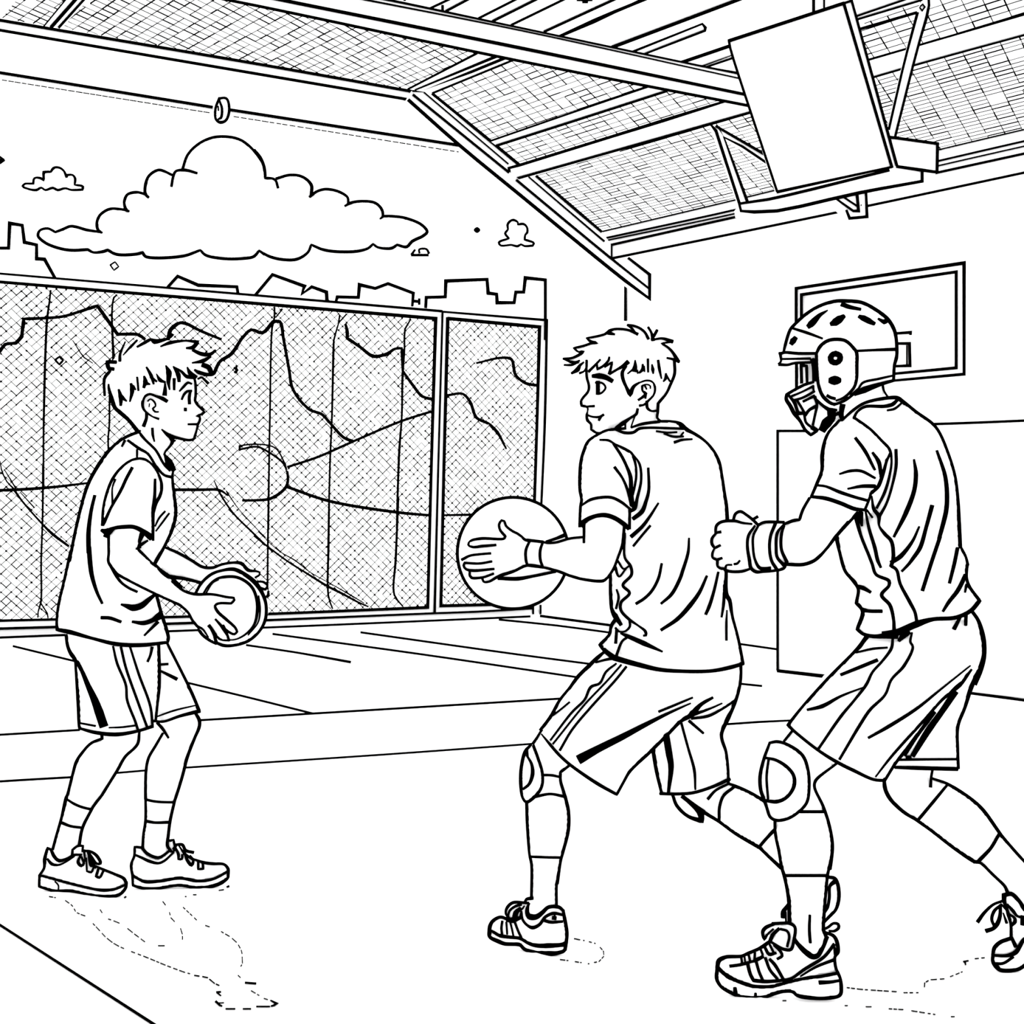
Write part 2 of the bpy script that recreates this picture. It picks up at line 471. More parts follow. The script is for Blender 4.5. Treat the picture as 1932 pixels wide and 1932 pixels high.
# ================================================================ boy at left
P1 = empty('person', (-1.12, 2.92, 0), 'boy at the left before the fence, holding the small rimmed ball low in both hands', 'person', )
T = 2.92
part('body', P1, 'skin', [
  ("@a 1390,700 1400,800 1410,900 1402,1000 1430,1050 1500,1120 1515,1140! 1480,1175 1440,1185! 1455,1210 1455,1255 1435,1295! 1425,1340 1410,1400 1395,1465 1340,1488 1180,1458 1120,1490 1105,1545 1035,1630 1040,1760 1000,1950 700,1900 600,1560 680,1400 700,1330 600,1240 430,1080 350,850 360,600 600,330 1100,300 1340,450", T, {'k': .85}),
  ("@a 760,1060 765,1000 800,950 850,930 930,950 960,1010 965,1120 930,1200 880,1200 800,1130", [(280,770,T-.075)], {'k': .5}),
  ("@b 1150,330 960,360 780,560 620,900 520,1300 450,1700 @c 380,400 280,900 280,1180 600,1260 900,1330 1300,1330 1380,1150 1340,800 1330,500 @b 1430,1500 1540,1200 1500,850 1330,560", T, {'k': .45}),
  ("@c 320,1150 380,1500 @e 480,700 560,1150 700,1250 700,1290! 560,1340 470,1420 395,1540 345,1700 290,1932 @f 380,100 320,320 280,450 240,570 230,680 300,770 480,720 480,550 512,400 600,215 740,0 @e 860,1645 950,1500 1080,1360 1105,1210 1100,900 1050,500 1000,150 600,80", [(150,1300,2.9),(190,1400,2.88),(120,1600,2.88)], {'k': .8}),
  ("@e 900,100 1100,600 1330,1080 1370,1190 1370,1232 1290,1365 1215,1500 1182,1640 1175,1932 @f 1085,330 1065,470 1058,600 1100,720 1250,720 1310,620 1288,540 1300,400 1345,165 1395,0 @e 1530,1932 1610,1680 1655,1490 1740,1270 1785,1160 1788,1080 1745,990 1500,500 1350,120", [(300,1250,2.95),(340,1380,2.97),(300,1600,2.96)], {'k': .8}),
  # near arm and palm
  ("@b 1000,800 830,1100 800,1450 805,1700 @c 800,390 830,430 920,540 1100,640 1340,760 @d 130,1065 330,1145 440,1200 560,1310 640,1440 700,1520 800,1560 880,1540 930,1500 990,1440 1080,1400 970,1290 930,1210 950,1150 960,1100 900,1052 640,1048 480,990 330,860 130,690 0,560 @c 1340,410 1150,240 1160,180 @b 1180,1560 1290,1300 1300,1000 1200,800", [(225,900,2.82),(225,1050,2.78),(300,1080,2.755),(400,1160,2.755)], {'k': .85}),
  ("@d 850,1050 960,1050 1100,1085 1200,1098 1205,1130 1160,1175 1060,1185 980,1180 900,1190 820,1120", [(400,1130,2.755),(440,1125,2.745)], {'step': 2.2}),
  ("@d 900,1330 940,1270 980,1290 1090,1400 1230,1520 1248,1575 1210,1608 1130,1575 1040,1510 960,1450 880,1420", [(410,1170,2.755),(445,1190,2.76)], {'step': 2.2}),
  ("@d 860,1400 950,1420 1040,1520 1110,1630 1130,1690 1060,1695 980,1640 880,1550 800,1480", [(400,1180,2.757),(425,1205,2.78)], {'step': 2.2}),
  ("@d 780,1420 860,1480 900,1600 950,1690 930,1715 860,1680 780,1600 700,1480", [(390,1185,2.762),(403,1208,2.79)], {'step': 2.2}),
  ("@d 640,1440 720,1460 790,1540 840,1640 860,1690 780,1640 700,1540", [(375,1185,2.767),(390,1203,2.8)], {'step': 2.2}),
  # far arm and fingers round the far side of the ball
  ("@d 0,250 230,385 400,460 600,570 760,668 900,672 1030,620 1180,605 1300,618 1400,715 1400,820 1100,950 900,930 720,888 530,840 300,790 130,700 0,640", [(300,1040,3.0),(440,1080,2.93)], {'k': .8}),
  ("@d 1300,640 1400,712 1500,720 1560,738 1562,775 1500,812 1400,850 1300,760", 2.915, {'step': 2}),
  ("@d 1400,850 1500,872 1610,872 1668,900 1660,960 1600,960 1500,1000", 2.915, {'step': 2}),
  ("@d 1450,960 1600,950 1665,980 1690,1040 1650,1100 1560,1080", 2.915, {'step': 2}),
 ], vox=.0055, ink=
 "@a 1385,690 1410,800 1412,950 1405,1000 1430,1050 1500,1120 1515,1140! 1480,1170:4 1425,1188:6! 1460,1200 1460,1250 1440,1290! 1425,1360:4 1405,1430 1395,1465:5 1340,1485 1180,1455:6 1090,1430:9 1000,1355:3;"
 "@a 1320,1292:4 1440,1290:5;@a 1110,1440:10 1130,1500:8 1105,1550 1040,1630:4 1030,1660:4;@a 1350,885:5 1335,960:6 1337,1040:6;@a 1243,990:4 1270,930 1310,890:5 1360,885:5;"
 "@a 1215,890:3 1260,840 1320,785 1360,800:4;@a 1287,1098:6 1287,1125:6;@a 1060,1010:7 1010,980:8 930,950:5 850,925:5 790,960:5 765,1040:6 780,1110:5 830,1160:4 890,1200:3 960,1225:5;"
 "@a 830,1010:3 860,985:3 910,1020:4 925,1070:3 890,1100:4 920,1140:4 960,1140:3;@a 850,1040:2 845,1080:2;@a 815,1160:6 812,1220:6 780,1310:7;@a 885,1340:5 890,1420 910,1500:3;"
 "@b 805,1440:6 805,1700:5 @c 805,390:6 900,520:7 920,540:6 1100,640:5 1340,760:5 1600,880:5 @d 440,1200:6 560,1310:5 620,1420:5 700,1510:6;"
 "@c 830,430:7 900,560:6 960,640 1060,710:5 1150,750:5;@b 1150,1640:6! @c 1250,320 1340,410:5 1540,560:6 1700,700 @d 330,860:5 480,990:5 640,1045:6 900,1050:5 1100,1088:5 1195,1098:5! 1205,1130:5 1160,1178:5! 980,1180:5 935,1210:5 970,1290:6 1090,1400:6 1220,1520:5 1245,1575:5! 1205,1610:5 1130,1580:5 1040,1510:6 940,1400:4;"
 "@d 1040,1500:9 1110,1630:5 1130,1700:5;@d 850,1490:7 930,1590:4 990,1670:5 1060,1695:4 1130,1698:4;@d 870,1520:5 920,1620:5 950,1720:7;@d 690,1500:5 760,1540:4 840,1650:3;@d 700,1540:6 760,1620:6 850,1690:6 950,1740:6;"
 "@d 230,390 400,460:6 600,570:6 760,665:6 900,675:6 1030,630:5 1180,605:5 1300,615:7 1400,710:7 1500,725:4 1560,740:4 1560,775:4 1500,815:4;@d 280,790:5 530,835:6 720,885:6;@c 1350,410:7 1520,560:8 1700,590:6 1932,640:6;"
 "@e 675,1230:6 680,1290:6! 560,1340:6 470,1430:6 390,1550:7 345,1700:6 285,1930:6 @f 360,120:6 310,340:5 270,480:5 240,590:6;@e 1105,1210:5 1085,1350:6 940,1500:6 860,1640:6 760,1800:6 680,1930:6 @f 600,215:6 510,400:6 480,550:5;@e 1745,1000:6 1788,1080:7 1785,1160:7 1740,1270:6 1650,1500:7 1600,1700:6 1530,1930:6 @f 1350,150:6;@e 1310,1110:6 1370,1180:6 1435,1280:4;@e 1370,1230:5 1290,1370:6 1210,1510:6 1182,1650:6 1175,1930:6 @f 1085,130:6;"
 "@d 1520,870:4 1620,880:5 1668,930:4 1640,980:6 1560,950:4;@d 1680,1010:4 1680,1060:6 1640,1095:4")
part('hair', P1, 'hair', [
  ("@a 715,1375! 600,1245 500,1155 430,1085 375,950 350,880 300,940! 303,730 370,640! 335,530! 440,540! 490,450! 555,290! 540,430! 700,330! 830,280 900,300 1060,240 1000,335! 1130,290 1290,272 1440,290! 1385,350! 1500,420 1650,400! 1600,470 1560,540! 1600,600 1640,680! 1500,700 1560,790! 1440,740! 1390,720 1300,715 1225,690 1215,770! 1180,740 1155,870! 1100,850 1060,790 1030,920! 900,910 780,950 757,1080 812,1160 805,1240 770,1320", T, {'k': .95, 'step': 4, 'field': '@a 715,1480 430,1100 280,940 290,730 340,560 520,330 900,230 1300,230 1680,400 1680,700 1560,1200 1400,1560 1000,1680'})],
 ink="@a 715,1380:10 600,1240:8 500,1150:9 430,1080:9 385,950:8 355,850:5 352,805:3;@a 305,940:5 305,730:6 370,645:6! 345,590:8 335,530:7! 440,535:7;@a 350,610:6 410,620:7;@a 490,520:6 492,440:5 555,290:3;"
 "@a 530,450:2 620,350:5 700,270:4;@a 700,350:4 780,305:6 870,262:6 920,290:12 1000,270:7 1080,245:5 1110,200:12;@a 985,345:3 1100,300:7 1290,275:4 1440,292:7;@a 1430,300:8 1380,355:8 1300,365:4;@a 1380,390:6 1480,435:8 1590,440:7 1650,395:5;"
 "@a 1590,470:5 1500,520:8 1370,545:3;@a 1500,570:9 1570,600:10 1600,660:9;@a 1400,630:4 1450,660:8 1620,685:6 1660,610:6;@a 1490,720:4 1560,790:6;"
 "@a 815,600:4 870,700:7 900,800:4;@a 870,720:6 935,770:4;@a 935,680:2 980,755:8 1040,780:4;@a 1050,580:3 1085,660:11 1080,780:7 1095,870:3;@a 1140,590:3 1200,690:9 1210,770:6;@a 1150,600:4 1240,650:5 1300,710:7 1400,720:8;"
 "@a 1310,600:3 1345,670:9 1410,720:9;@a 700,720:4 715,880:4;@a 785,710:4 800,770:9 780,845:5;@a 800,790:9 855,805:3;@a 625,800:5 640,870:9 612,1015:3;@a 650,830:6 680,870:3;@a 475,870:4 500,950:9 500,1060:5;@a 510,960:9 570,1010:3;@a 1150,740:6 1150,870:5;@a 1040,800:4 1040,870:7 1035,930:9;@a 1440,740:4 1480,720:4")
part('shirt', P1, 'cotton', [
  ("@b 1150,230! 1050,265 960,320 800,470 680,640 560,860 470,1150 400,1450 330,1800 @c 350,250 270,600 200,900 175,1100 180,1210!* 330,1235* 600,1310* 900,1385* 1200,1395* 1520,1368!* 1530,1310 1440,1000 1390,800 1370,600 1370,410 @b 1370,1800 1480,1620 1590,1370 1620,1200 1600,980 1580,770 1600,700! 1480,620 1380,450 1250,320", T, {'k': .72, 'ext': [(5,110)]}),
  ("@b 1150,540 1060,580 950,670 860,790 790,950 740,1150 720,1350 715,1450!* 830,1410* 1000,1375* 1110,1375* 1220,1430* 1345,1545!* 1345,1200 1400,1090 1440,1000 1450,880 1420,760 1350,640 1250,560", [(240,900,2.80)], {'k': .95, 'ext': [(12,70)]}),
  ("@b 1150,230! 1050,265 1030,330! 1180,430 1280,490 1380,640 1480,750 1585,780! 1605,700! 1480,620 1380,450 1250,320", [(290,850,2.84),(250,820,2.86)], {'k': .6}),
 ],
 ink="@b 1150,230:6 1050,270:6 960,320:6 800,470:8 680,640:9 560,860:8 470,1150:7 400,1450:7 330,1800:7 @c 350,250:7 270,600:6 200,900:6 175,1100:5 180,1210:7! 330,1240:9 600,1315:6 900,1385:8 1200,1398:8 1520,1365:6! 1530,1310:7 1440,1000:7 1390,800:6;"
 "@b 1590,700:4 1580,770:5 1600,980:6 1620,1200:7 1590,1370:7 1480,1620:6 1370,1810:8;@b 1180,240:6 1250,320:5 1380,450:5 1480,620:5 1550,690:6;@b 1040,330:5 1180,430:6 1280,490:5 1380,640:5 1480,750:5 1570,775:6;@b 1150,440:4 1150,540:4;@b 1000,330:5 965,400:4;"
 "@b 1485,500:4 1530,580:14 1560,640:15 1600,690:8;@b 730,1360:6 740,1150:5 790,950:6 860,790:7 950,670:6 1060,580:5 1150,550:5 1250,560:5 1350,640:4 1420,760:5 1450,880:6 1430,1000:6 1380,1090:7 1350,1200:6;"  # first stroke is the neck shadow, drawn in as a thick ink wedge
 "@b 735,1350:8 770,1280:6 830,1150:5 950,940:6 1020,790:6 1090,660:6;@b 885,800:4 850,900:3 850,1090:4;@b 1370,800:5 1365,1000:6 1345,1200:7 1345,1540:5;@b 720,1420:6 790,1440:16 870,1395:7 1000,1378:8 1110,1380:8 1220,1430:9 1320,1505:13;"
 "@b 760,1480:8 800,1500:6;@b 1210,1460:12 1180,1560:6 1170,1630:10;@b 1190,1600:7 1280,1545:4;@b 1490,1190:4 1420,1270:4 1370,1370:3;@b 1540,1215:4 1470,1310:4 1380,1430:3;@b 635,1000:6 590,1200:7 562,1450:9 565,1700:9 @c 565,200:9 580,400:9 600,550:8 660,750:6 725,890:5;"
 "@c 960,905:4 1030,925:9 1100,945:13 1200,920:12 1300,840:9 1370,780:6;@c 720,1065:7 820,1070:7 950,1115:6;@c 1095,1115:5 1230,1130:9 1340,1095:9 1430,1040:15;@c 1400,1120:7 1300,1220:5 1240,1280:4")
part('shorts', P1, 'cotton', [
  ("@e 260,80! 290,230 340,340 385,420 390,700 405,1000 430,1185!* 600,1225* 850,1242* 1100,1202* 1262,1152!* 1290,1090 1320,900 1335,600 1325,150! 1300,60", [(180,1300,2.9)], {'k': .95, 'step': 6, 'ext': [(0,80)]}),
  ("@e 1150,40 1150,500 1150,1000 1280,1095!* 1380,1092* 1560,1035* 1790,978!* 1700,760 1600,560 1420,200! 1400,40", [(330,1300,2.95)], {'k': .95, 'step': 6, 'ext': [(10,80)]})],
 ink="@e 270,110:6 290,230:7 330,320:9 385,400:8 450,520:7 520,680:10 600,850:15 650,980:18 700,1130:18;@e 375,400:5 390,600:6 410,850:8 425,1170:6 430,1175:5! 600,1220:7 850,1242:8 1100,1200:6 1255,1150:7;@e 440,1115:4 600,1145:4;@e 760,1165:3 900,1160:4 1060,1140:4;"
 "@e 805,240:4 850,430 950,680 965,850 1060,1100 1090,1195;@e 895,250:5 950,480 1080,850 1190,1150;@e 1000,250:4 1100,560 1230,920 1255,1140:5;@e 1325,230:6 1330,500:7 1328,700:7 1310,900:5 1290,1090:5;@e 1250,250:6 1230,340:5 1200,410:5;@e 1350,445:5 1430,440:5;@e 1340,515:4 1430,560:6 1530,610:7;"
 "@e 1420,200:5 1600,560:6 1700,770:7 1780,960:7;@e 1300,1040:3 1500,970:4 1740,912:3;@e 1270,1090:5 1380,1095:5 1560,1035:6 1790,975:8")
part('sock', P1, 'cotton', [("@f 362,140!* 400,162* 490,205* 592,228!* 512,400 484,560 480,640 300,720 220,650 238,580 275,460 315,330", [(120,1560,2.873)], {'k': 1.08, 'step': 3, 'ext': [(10,-60)]})],
 ink="@f 375,140:4 430,175:5 500,205:5 590,228:5;@f 310,345:6 400,380:5 510,395:5;@f 368,110:5 360,150:6 310,340:6 270,480:6 240,590:6;@f 600,215:6 510,400:6 480,560:6")
part('sock', P1, 'cotton', [("@f 1084,135!* 1220,155* 1350,162!* 1310,350 1295,440 1290,560 1310,640 1200,720 1060,680 1055,580 1070,450 1084,335", [(300,1560,2.963)], {'k': 1.08, 'step': 3, 'ext': [(5,-60)]})],
 ink="@f 1090,138:5 1150,152:5 1220,160:5 1345,163:5;@f 1090,335:6 1170,348:5 1300,345:6;@f 1085,110:5 1085,335:6 1068,450:6 1058,580:6;@f 1350,150:6 1310,330:6 1292,470:6 1285,560:6 1320,612:5")
def shoe(parent, upper, uink, sole, sink, lace, depth, k=.8, step=4, lk=5):
    u = part('shoe', parent, 'leather', [(upper, depth, {'k': k, 'step': step})], ink=uink)
    part('sole', u, 'plastic', [(sole, depth, {'k': k * 2.2, 'cap': k * 24, 'step': max(2.2, step * .7)})], ink=sink)
    if lace: PENDING[parent.name].append([link('laces', Mesh(), 'cotton', u), None, lace, lk, 3])
    return u
def make_bvh_obj(o):
    return BVHTree.FromPolygons([v.co.copy() for v in o.data.vertices], [tuple(p.vertices) for p in o.data.polygons])
shoe(P1, "@f 190,578! 165,720 150,785 120,830! 250,862 400,906 600,956 750,965 850,940 910,900! 890,860 800,815 700,772 620,742! 600,640 515,600! 515,560! 430,575! 415,645! 300,695 250,655 225,600!",
 "@f 225,595:5 190,578:5! 168,680:8 160,760:5 118,828:5;@f 225,600:5 250,650:7 300,695:7 360,680:5 430,645:5 500,640:4;@f 190,680:4 230,725:6 290,735:4 350,710:4 430,655:5;@f 415,650:5 420,595:5! 470,560:5 515,560:5! 510,610:4;@f 620,740:4 700,775:5 800,815:5 890,860:6 910,905:6",
 "@f 118,828! 115,930! 200,955 270,970 400,968 550,1000 730,1022 850,1000 905,945 912,900! 850,938 750,964 600,954 400,906 250,864",
 "@f 118,828:5 115,930:5! 200,955:6 270,970:7 400,968:6 550,1000:6 730,1022:8 850,1000:7 905,940:6 912,890:5;@f 130,830:4 300,875:5 450,915:5 600,950:5 700,965:6 800,955:5 900,915:5;@f 260,885:3 290,920:3 290,960:3",
 "@f 520,605:5 580,610:5 640,650:6 675,720:6 640,722:5 600,670:5 575,630:4;@f 495,640:4 470,710:6 500,742:6 522,720:5 500,660:4;@f 545,670:3 550,790:4! 590,800:5 610,760:4;@f 570,650:5 590,740:6 620,740:4;@f 655,770:5 635,835:6! 665,850:5 700,790:5;@f 560,620:5 600,700:5 630,760:4;@f 525,600:5 535,700:3",
 [(75,1680,2.935),(240,1690,2.885)])
shoe(P1, "@f 985,568! 982,650 952,730 962,832! 1080,885 1200,880 1400,853 1560,878 1700,860 1838,800! 1838,770 1810,725 1700,720! 1600,710 1520,680! 1450,600 1350,600! 1340,500! 1290,515! 1305,600! 1200,668 1100,632 1050,575!",
 "@f 1050,575:5 985,568:5! 982,650:5 955,730:6 965,832:5;@f 1050,575:5 1100,630:6 1200,668:6 1250,645:5 1300,605:5;@f 985,640:4 1050,668:5 1120,700:6 1200,718:5 1250,700:5 1340,620:4;@f 1290,515:5 1340,505:5! 1352,600:4 1320,612:4;@f 1838,830:6 1838,770:6 1800,728:5 1700,722:6 1620,712:6 1520,680:4",
 "@f 965,830! 970,920! 1050,940 1180,945 1390,918 1550,940 1680,928 1780,890 1838,842! 1838,795! 1700,860 1560,880 1400,853 1220,880 1080,886",
 "@f 965,830:5 970,920:5! 1050,942:6 1180,947:6 1390,918:6 1550,940:6 1680,928:8 1780,890:9 1838,842:6 1838,800:4;@f 970,830:5 1020,860:5 1080,886:6 1220,880:6 1400,853:6 1560,880:6 1700,862:5 1830,795:5",
 "@f 1350,550:5 1420,550:6 1450,600:6 1520,620:6;@f 1355,570:4 1385,640:6 1385,680:5! 1415,680:5 1420,640:5;@f 1440,620:5 1470,700:6 1505,735:7 1520,690:5 1490,650:4;@f 1565,700:5 1565,772:5! 1612,770:5! 1605,710:5;@f 1390,560:3 1440,630:5 1510,680:5;@f 1340,590:6 1360,560:6",
 [(250,1676,2.945),(430,1672,2.96)])
# ball of the boy
b1 = part('ball', None, 'leather', [("@z 436,1076 471,1085 497,1111 507,1146 497,1181 471,1207 436,1217 401,1207 375,1181 366,1146 375,1111 401,1085", 2.86, {'k': .8, 'cap': 44})],
 ink="@d 660,1040:6 740,900:6 880,770:6 1040,715:6 1200,700:8 1350,770:8 1500,890:9 1600,1040:7 1650,1200:6 1640,1400:6 1560,1560:6 1400,1700:7 1200,1765:6 1050,1765:7 900,1700:6;@d 770,1040:4 840,930:4 940,840:4 1050,808:6 1230,808:6 1380,880:6 1470,980:6 1520,1130:6 1525,1300:6 1480,1480:5 1350,1620:4 1200,1688:3 1050,1680:3;@d 810,1030:3 900,890:3 980,845:3;@d 1545,1070:3 1565,1250:4 1540,1440:3 1400,1620:3")
b1['label'] = 'small ball with a raised rim ring, held low by the boy at the left'; b1['category'] = 'ball'

finish(P1, [b1])
# ================================================================ middle player
P2 = empty('person', (.33, 2.52, 0), 'bareheaded player in the middle looking left, one arm stretched out around the large ball', 'person')
T2 = 2.58
part('body', P2, 'skin', [
  ("@g 430,580 430,780 455,890 445,960 380,1035 358,1085 370,1125! 440,1155 430,1200 435,1300 480,1350 485,1425! 560,1462 660,1430 780,1400 900,1450 1150,1450 1300,1370 1300,1320 1288,1240 1290,1150 1400,980 1470,800 1470,560 1350,350 1100,250 700,270 480,400", [(1150,700,T2-.02)], {'k': .85}),
  ("@g 1075,850 1150,825 1220,835 1262,900 1250,990 1180,1075 1080,1130 1050,1050 1020,900", [(1215,740,T2-.125)], {'k': .5, 'step': 3}),
  ("@h 600,230 900,160 1200,220 1450,380 1540,600 1580,900 1600,1200 @i 1600,200 1650,500 1720,900 1700,1090 1200,1130 700,1060 560,950 560,700 620,500 @h 700,1500 680,900 560,500", T2, {'k': .42}),
  # near arm
  ("@h 420,330 250,500 210,800 190,1150 @j 1390,480 1388,622 1240,640 1010,682 900,665 780,655 740,620 690,640 600,640 480,700 400,850 430,1000 540,1022 650,985 780,925 850,920 960,940 1100,975 1250,1030 1380,1065 1590,1082 1640,1045 1710,950 1745,850 1795,700 1815,480 @h 640,1150 650,900 620,600 540,400", [(1130,860,2.50),(1140,985,2.43),(1140,1020,2.41),(1130,1080,2.40),(1020,1045,2.40),(930,1040,2.385)], {'k': .85}),
  ("@j 740,622 700,590 645,562 585,515 562,465 535,447 505,480 512,560 578,622 600,700 700,720", [(940,1000,2.385),(945,985,2.375)], {'step': 2.5}),
  ("@j 640,638 320,638 205,668 185,710 230,732 330,722 480,712 640,730", [(885,1025,2.41),(960,1030,2.385)], {'step': 2.5}),
  ("@j 640,715 330,735 200,770 118,855 160,868 300,850 430,862 620,860", [(875,1050,2.42),(960,1045,2.38)], {'step': 2.5}),
  ("@j 620,865 425,882 150,893 135,925 160,960 240,975 450,960 620,955", [(875,1070,2.42),(960,1065,2.38)], {'step': 2.5}),
  ("@j 620,940 450,965 205,985 205,1035 225,1052 330,1052 445,1020 600,1015", [(885,1085,2.425),(960,1080,2.385)], {'step': 2.5}),
  # far arm behind the ball
  ("@z 1200,980 1100,1015 1030,1030 960,1035 950,1070 1030,1080 1120,1080 1200,1075", [(1190,1030,2.68),(960,1050,2.76)], {'k': .8}),
  # near leg
  ("@k 300,560 255,660 180,780 120,1000 140,1240 150,1450 170,1700 180,1932 @l 725,0 725,400 690,560 740,700 950,700 1040,600 1030,500 1035,250 1070,0 @k 380,1932 410,1700 430,1620 470,1450 470,1300 440,1170 412,1060 410,1000 480,940 900,600 1300,350 1200,150 850,130", [(1100,1300,2.56),(1250,1260,2.64),(1080,1370,2.54),(1010,1450,2.5),(1030,1700,2.512)], {'k': .72}),
  # far leg
  ("@k 1300,300 1250,700 1250,1150 @m 520,790 700,945 940,1090 1200,1270 1420,1410 1680,1640 @z 1476,1655 1490,1740 1540,1760 1570,1700 1545,1620 @m 1900,1300 1700,1000 1490,860 1300,740 1150,668 1050,600 @k 1740,900 1700,500 1800,200", [(1320,1350,2.63),(1500,1700,2.65)], {'k': .7})],
 vox=.0055,
 ink="@g 430,580:5 430,780:5 455,880:5 450,950:5 380,1040:5 360,1080:5 370,1130:6! 440,1152:4 440,1200:3 430,1240:5 440,1310:6 480,1350:5 485,1420:5! 550,1460:5 585,1465:5;@g 440,1140:4 520,1135:5;@g 445,1245:4 500,1265:4 590,1265:5 635,1240:5;@g 600,1265:6 580,1305:5;"
 "@g 505,770:7 580,768:11 660,785:10 740,830:8;@g 566,840:8 566,985:8;@g 540,850:4 620,855:4 660,910:4 610,975:4 570,985:5;@g 1050,1170:5 1035,1230:6 960,1280:5 870,1345:9 790,1400:7;@g 1020,1250:3 990,1330:3 970,1390:3;@g 900,1320:4 900,1390:4;"
 "@g 1070,850:3 1150,825:4 1220,835:4 1260,900:5 1250,990:4 1180,1070:5 1140,1110:5 1075,1130:5;@g 1160,1080:6 1170,1160:6 1220,1195:4 1290,1190:5;@g 1105,890:5 1110,950:4 1150,985:7 1090,1040:5 1060,1060:5;@g 1110,885:4 1160,870:3 1205,890:3 1205,920:3;@g 1140,890:4 1160,930:3;@g 1150,980:5 1145,1040:4;"
 "@g 1300,1100:6 1295,1200:6 1290,1280:5 1320,1310:5;"
 "@j 1390,480:6 1388,680:5;@j 1370,625:5 1240,640:5 1100,680:5 1010,685:5 900,665:5 780,655:6 740,620:5 700,590:5 650,565:5 580,510:5 560,460:5 530,450:5! 505,490:5 515,550:5 570,618:6! 560,640:5 320,640:6 210,665:5 185,705:5 230,730:5 330,720:6 470,708:5;"
 "@j 120,860:6 200,820:5 300,805:5 415,795:5;@j 150,895:5 300,900:5 425,880:5;@j 150,890:5 135,920:5 160,960:5 240,975:6 450,958:5;@j 200,980:5 200,1030:5 220,1050:6 330,1047:5 445,1008:5;"
 "@j 330,1050:5 345,1090:5 400,1090:5 480,1045:6 540,1020:7 650,985:6 780,925:6 850,920:6 960,940:5 1100,975:6 1250,1030:6 1380,1065:6 1590,1080:7 1640,1045:5! 1700,950:6 1740,850:5 1790,700:6 1810,520:6;"
 "@k 260,660:5 230,710:5 190,770:6;@k 480,940:6 410,995:6! 410,1060:6 440,1170:7 470,1300:8 470,1450:7 430,1620:7 410,1700:6 385,1880:6 @l 1070,20:6 1045,170:6 1030,260:6 1030,510:6;@k 140,1240:6 145,1400:6 165,1650:6 180,1730:6 180,1932:6 @l 725,400:6;@k 275,1018:5 340,1020:5 400,1032:5;"
 "@m 1050,630:5 1150,665:6 1300,735:7 1480,840:8;@m 500,790:8 700,940:9 940,1090:7 1150,1240:8 1420,1400:7 1560,1530:7 1690,1650:8;@m 1050,640:5 900,720:5 810,820:6")
part('hair', P2, 'hair', [
  ("@g 430,310! 560,285 700,240 760,198 880,198 960,205! 930,150! 1080,190 1150,250 1190,310! 1230,300! 1180,180! 1250,260! 1285,215! 1255,310! 1400,315 1480,350! 1350,370! 1450,450 1510,530 1550,600! 1495,600! 1500,740 1450,880 1400,980 1300,1100 1285,1190! 1210,1185 1165,1130 1180,1080 1255,990 1262,890 1180,830 1070,850 960,1000! 900,890 855,760 900,650! 720,745! 740,600! 560,690! 590,570! 450,720! 430,600! 345,735! 385,605! 250,740! 330,620! 160,635! 240,600! 150,560! 250,550 340,510 390,470! 275,430! 400,400 560,365!", T2-.02, {'k': .95, 'step': 4, 'field': '@g 150,560 430,250 960,120 1300,180 1520,450 1540,700 1420,1000 1300,1350 900,1550 480,1500 330,1100 100,700'})],
 ink="@g 150,560:5 250,550:5 340,510:6 390,472:7! 330,475:4 275,430:5! 400,400:5 490,370:5 560,365:6! 480,350:6 430,308:4! 560,285:5 650,260:5 710,220:7 760,200:5 880,200:5 960,218:5 1050,260:6;@g 700,245:8 770,262:4;@g 930,150:5 980,190:5 1010,230:5;@g 930,150:5 1000,158:5 1080,190:5 1140,240:5 1180,315:6;"
 "@g 1180,180:5 1215,240:5 1240,330:8;@g 1285,215:6 1250,280:6;@g 1220,330:4 1350,312:5 1470,350:8;@g 1470,355:4 1340,372:4! 1430,430:5 1490,500:6 1530,570:8 1550,600:5;@g 1410,550:4 1480,565:5 1550,592:7;@g 1497,590:6 1500,740:6 1450,870:6 1400,980:5 1310,1090:6;"
 "@g 150,560:4 250,600:6 300,600:5 345,580:3;@g 160,635:4 250,635:5 330,600:4;@g 250,735:5 320,690:10 350,640:6 395,600:3;@g 345,735:5 400,710:4 430,660:4;@g 455,715:6 530,640:5 595,570:4;@g 555,620:4 560,690:5! 640,640:5 700,570:5 705,540:4;@g 650,660:4 740,600:5! 730,650:5 705,740:6;"
 "@g 710,745:5 800,690:5 870,650:7 930,600:9;@g 1020,580:3 1020,650:8 1010,700:11;@g 1045,700:4 1052,738:3;@g 930,740:3 990,690:4;@g 1112,630:4 1110,690:7 1070,730:4;@g 1130,650:3 1135,715:3;@g 1175,565:5 1178,720:4;@g 1225,630:3 1235,690:7 1240,740:3;@g 1300,580:5 1315,680:6 1340,800:3;"
 "@g 1395,740:4 1390,800:6 1365,835:3;@g 1400,760:4 1440,830:4;@g 910,650:5 865,720:7 870,800:7 910,900:6 960,1000:9! 1000,900:7 1070,850:4")
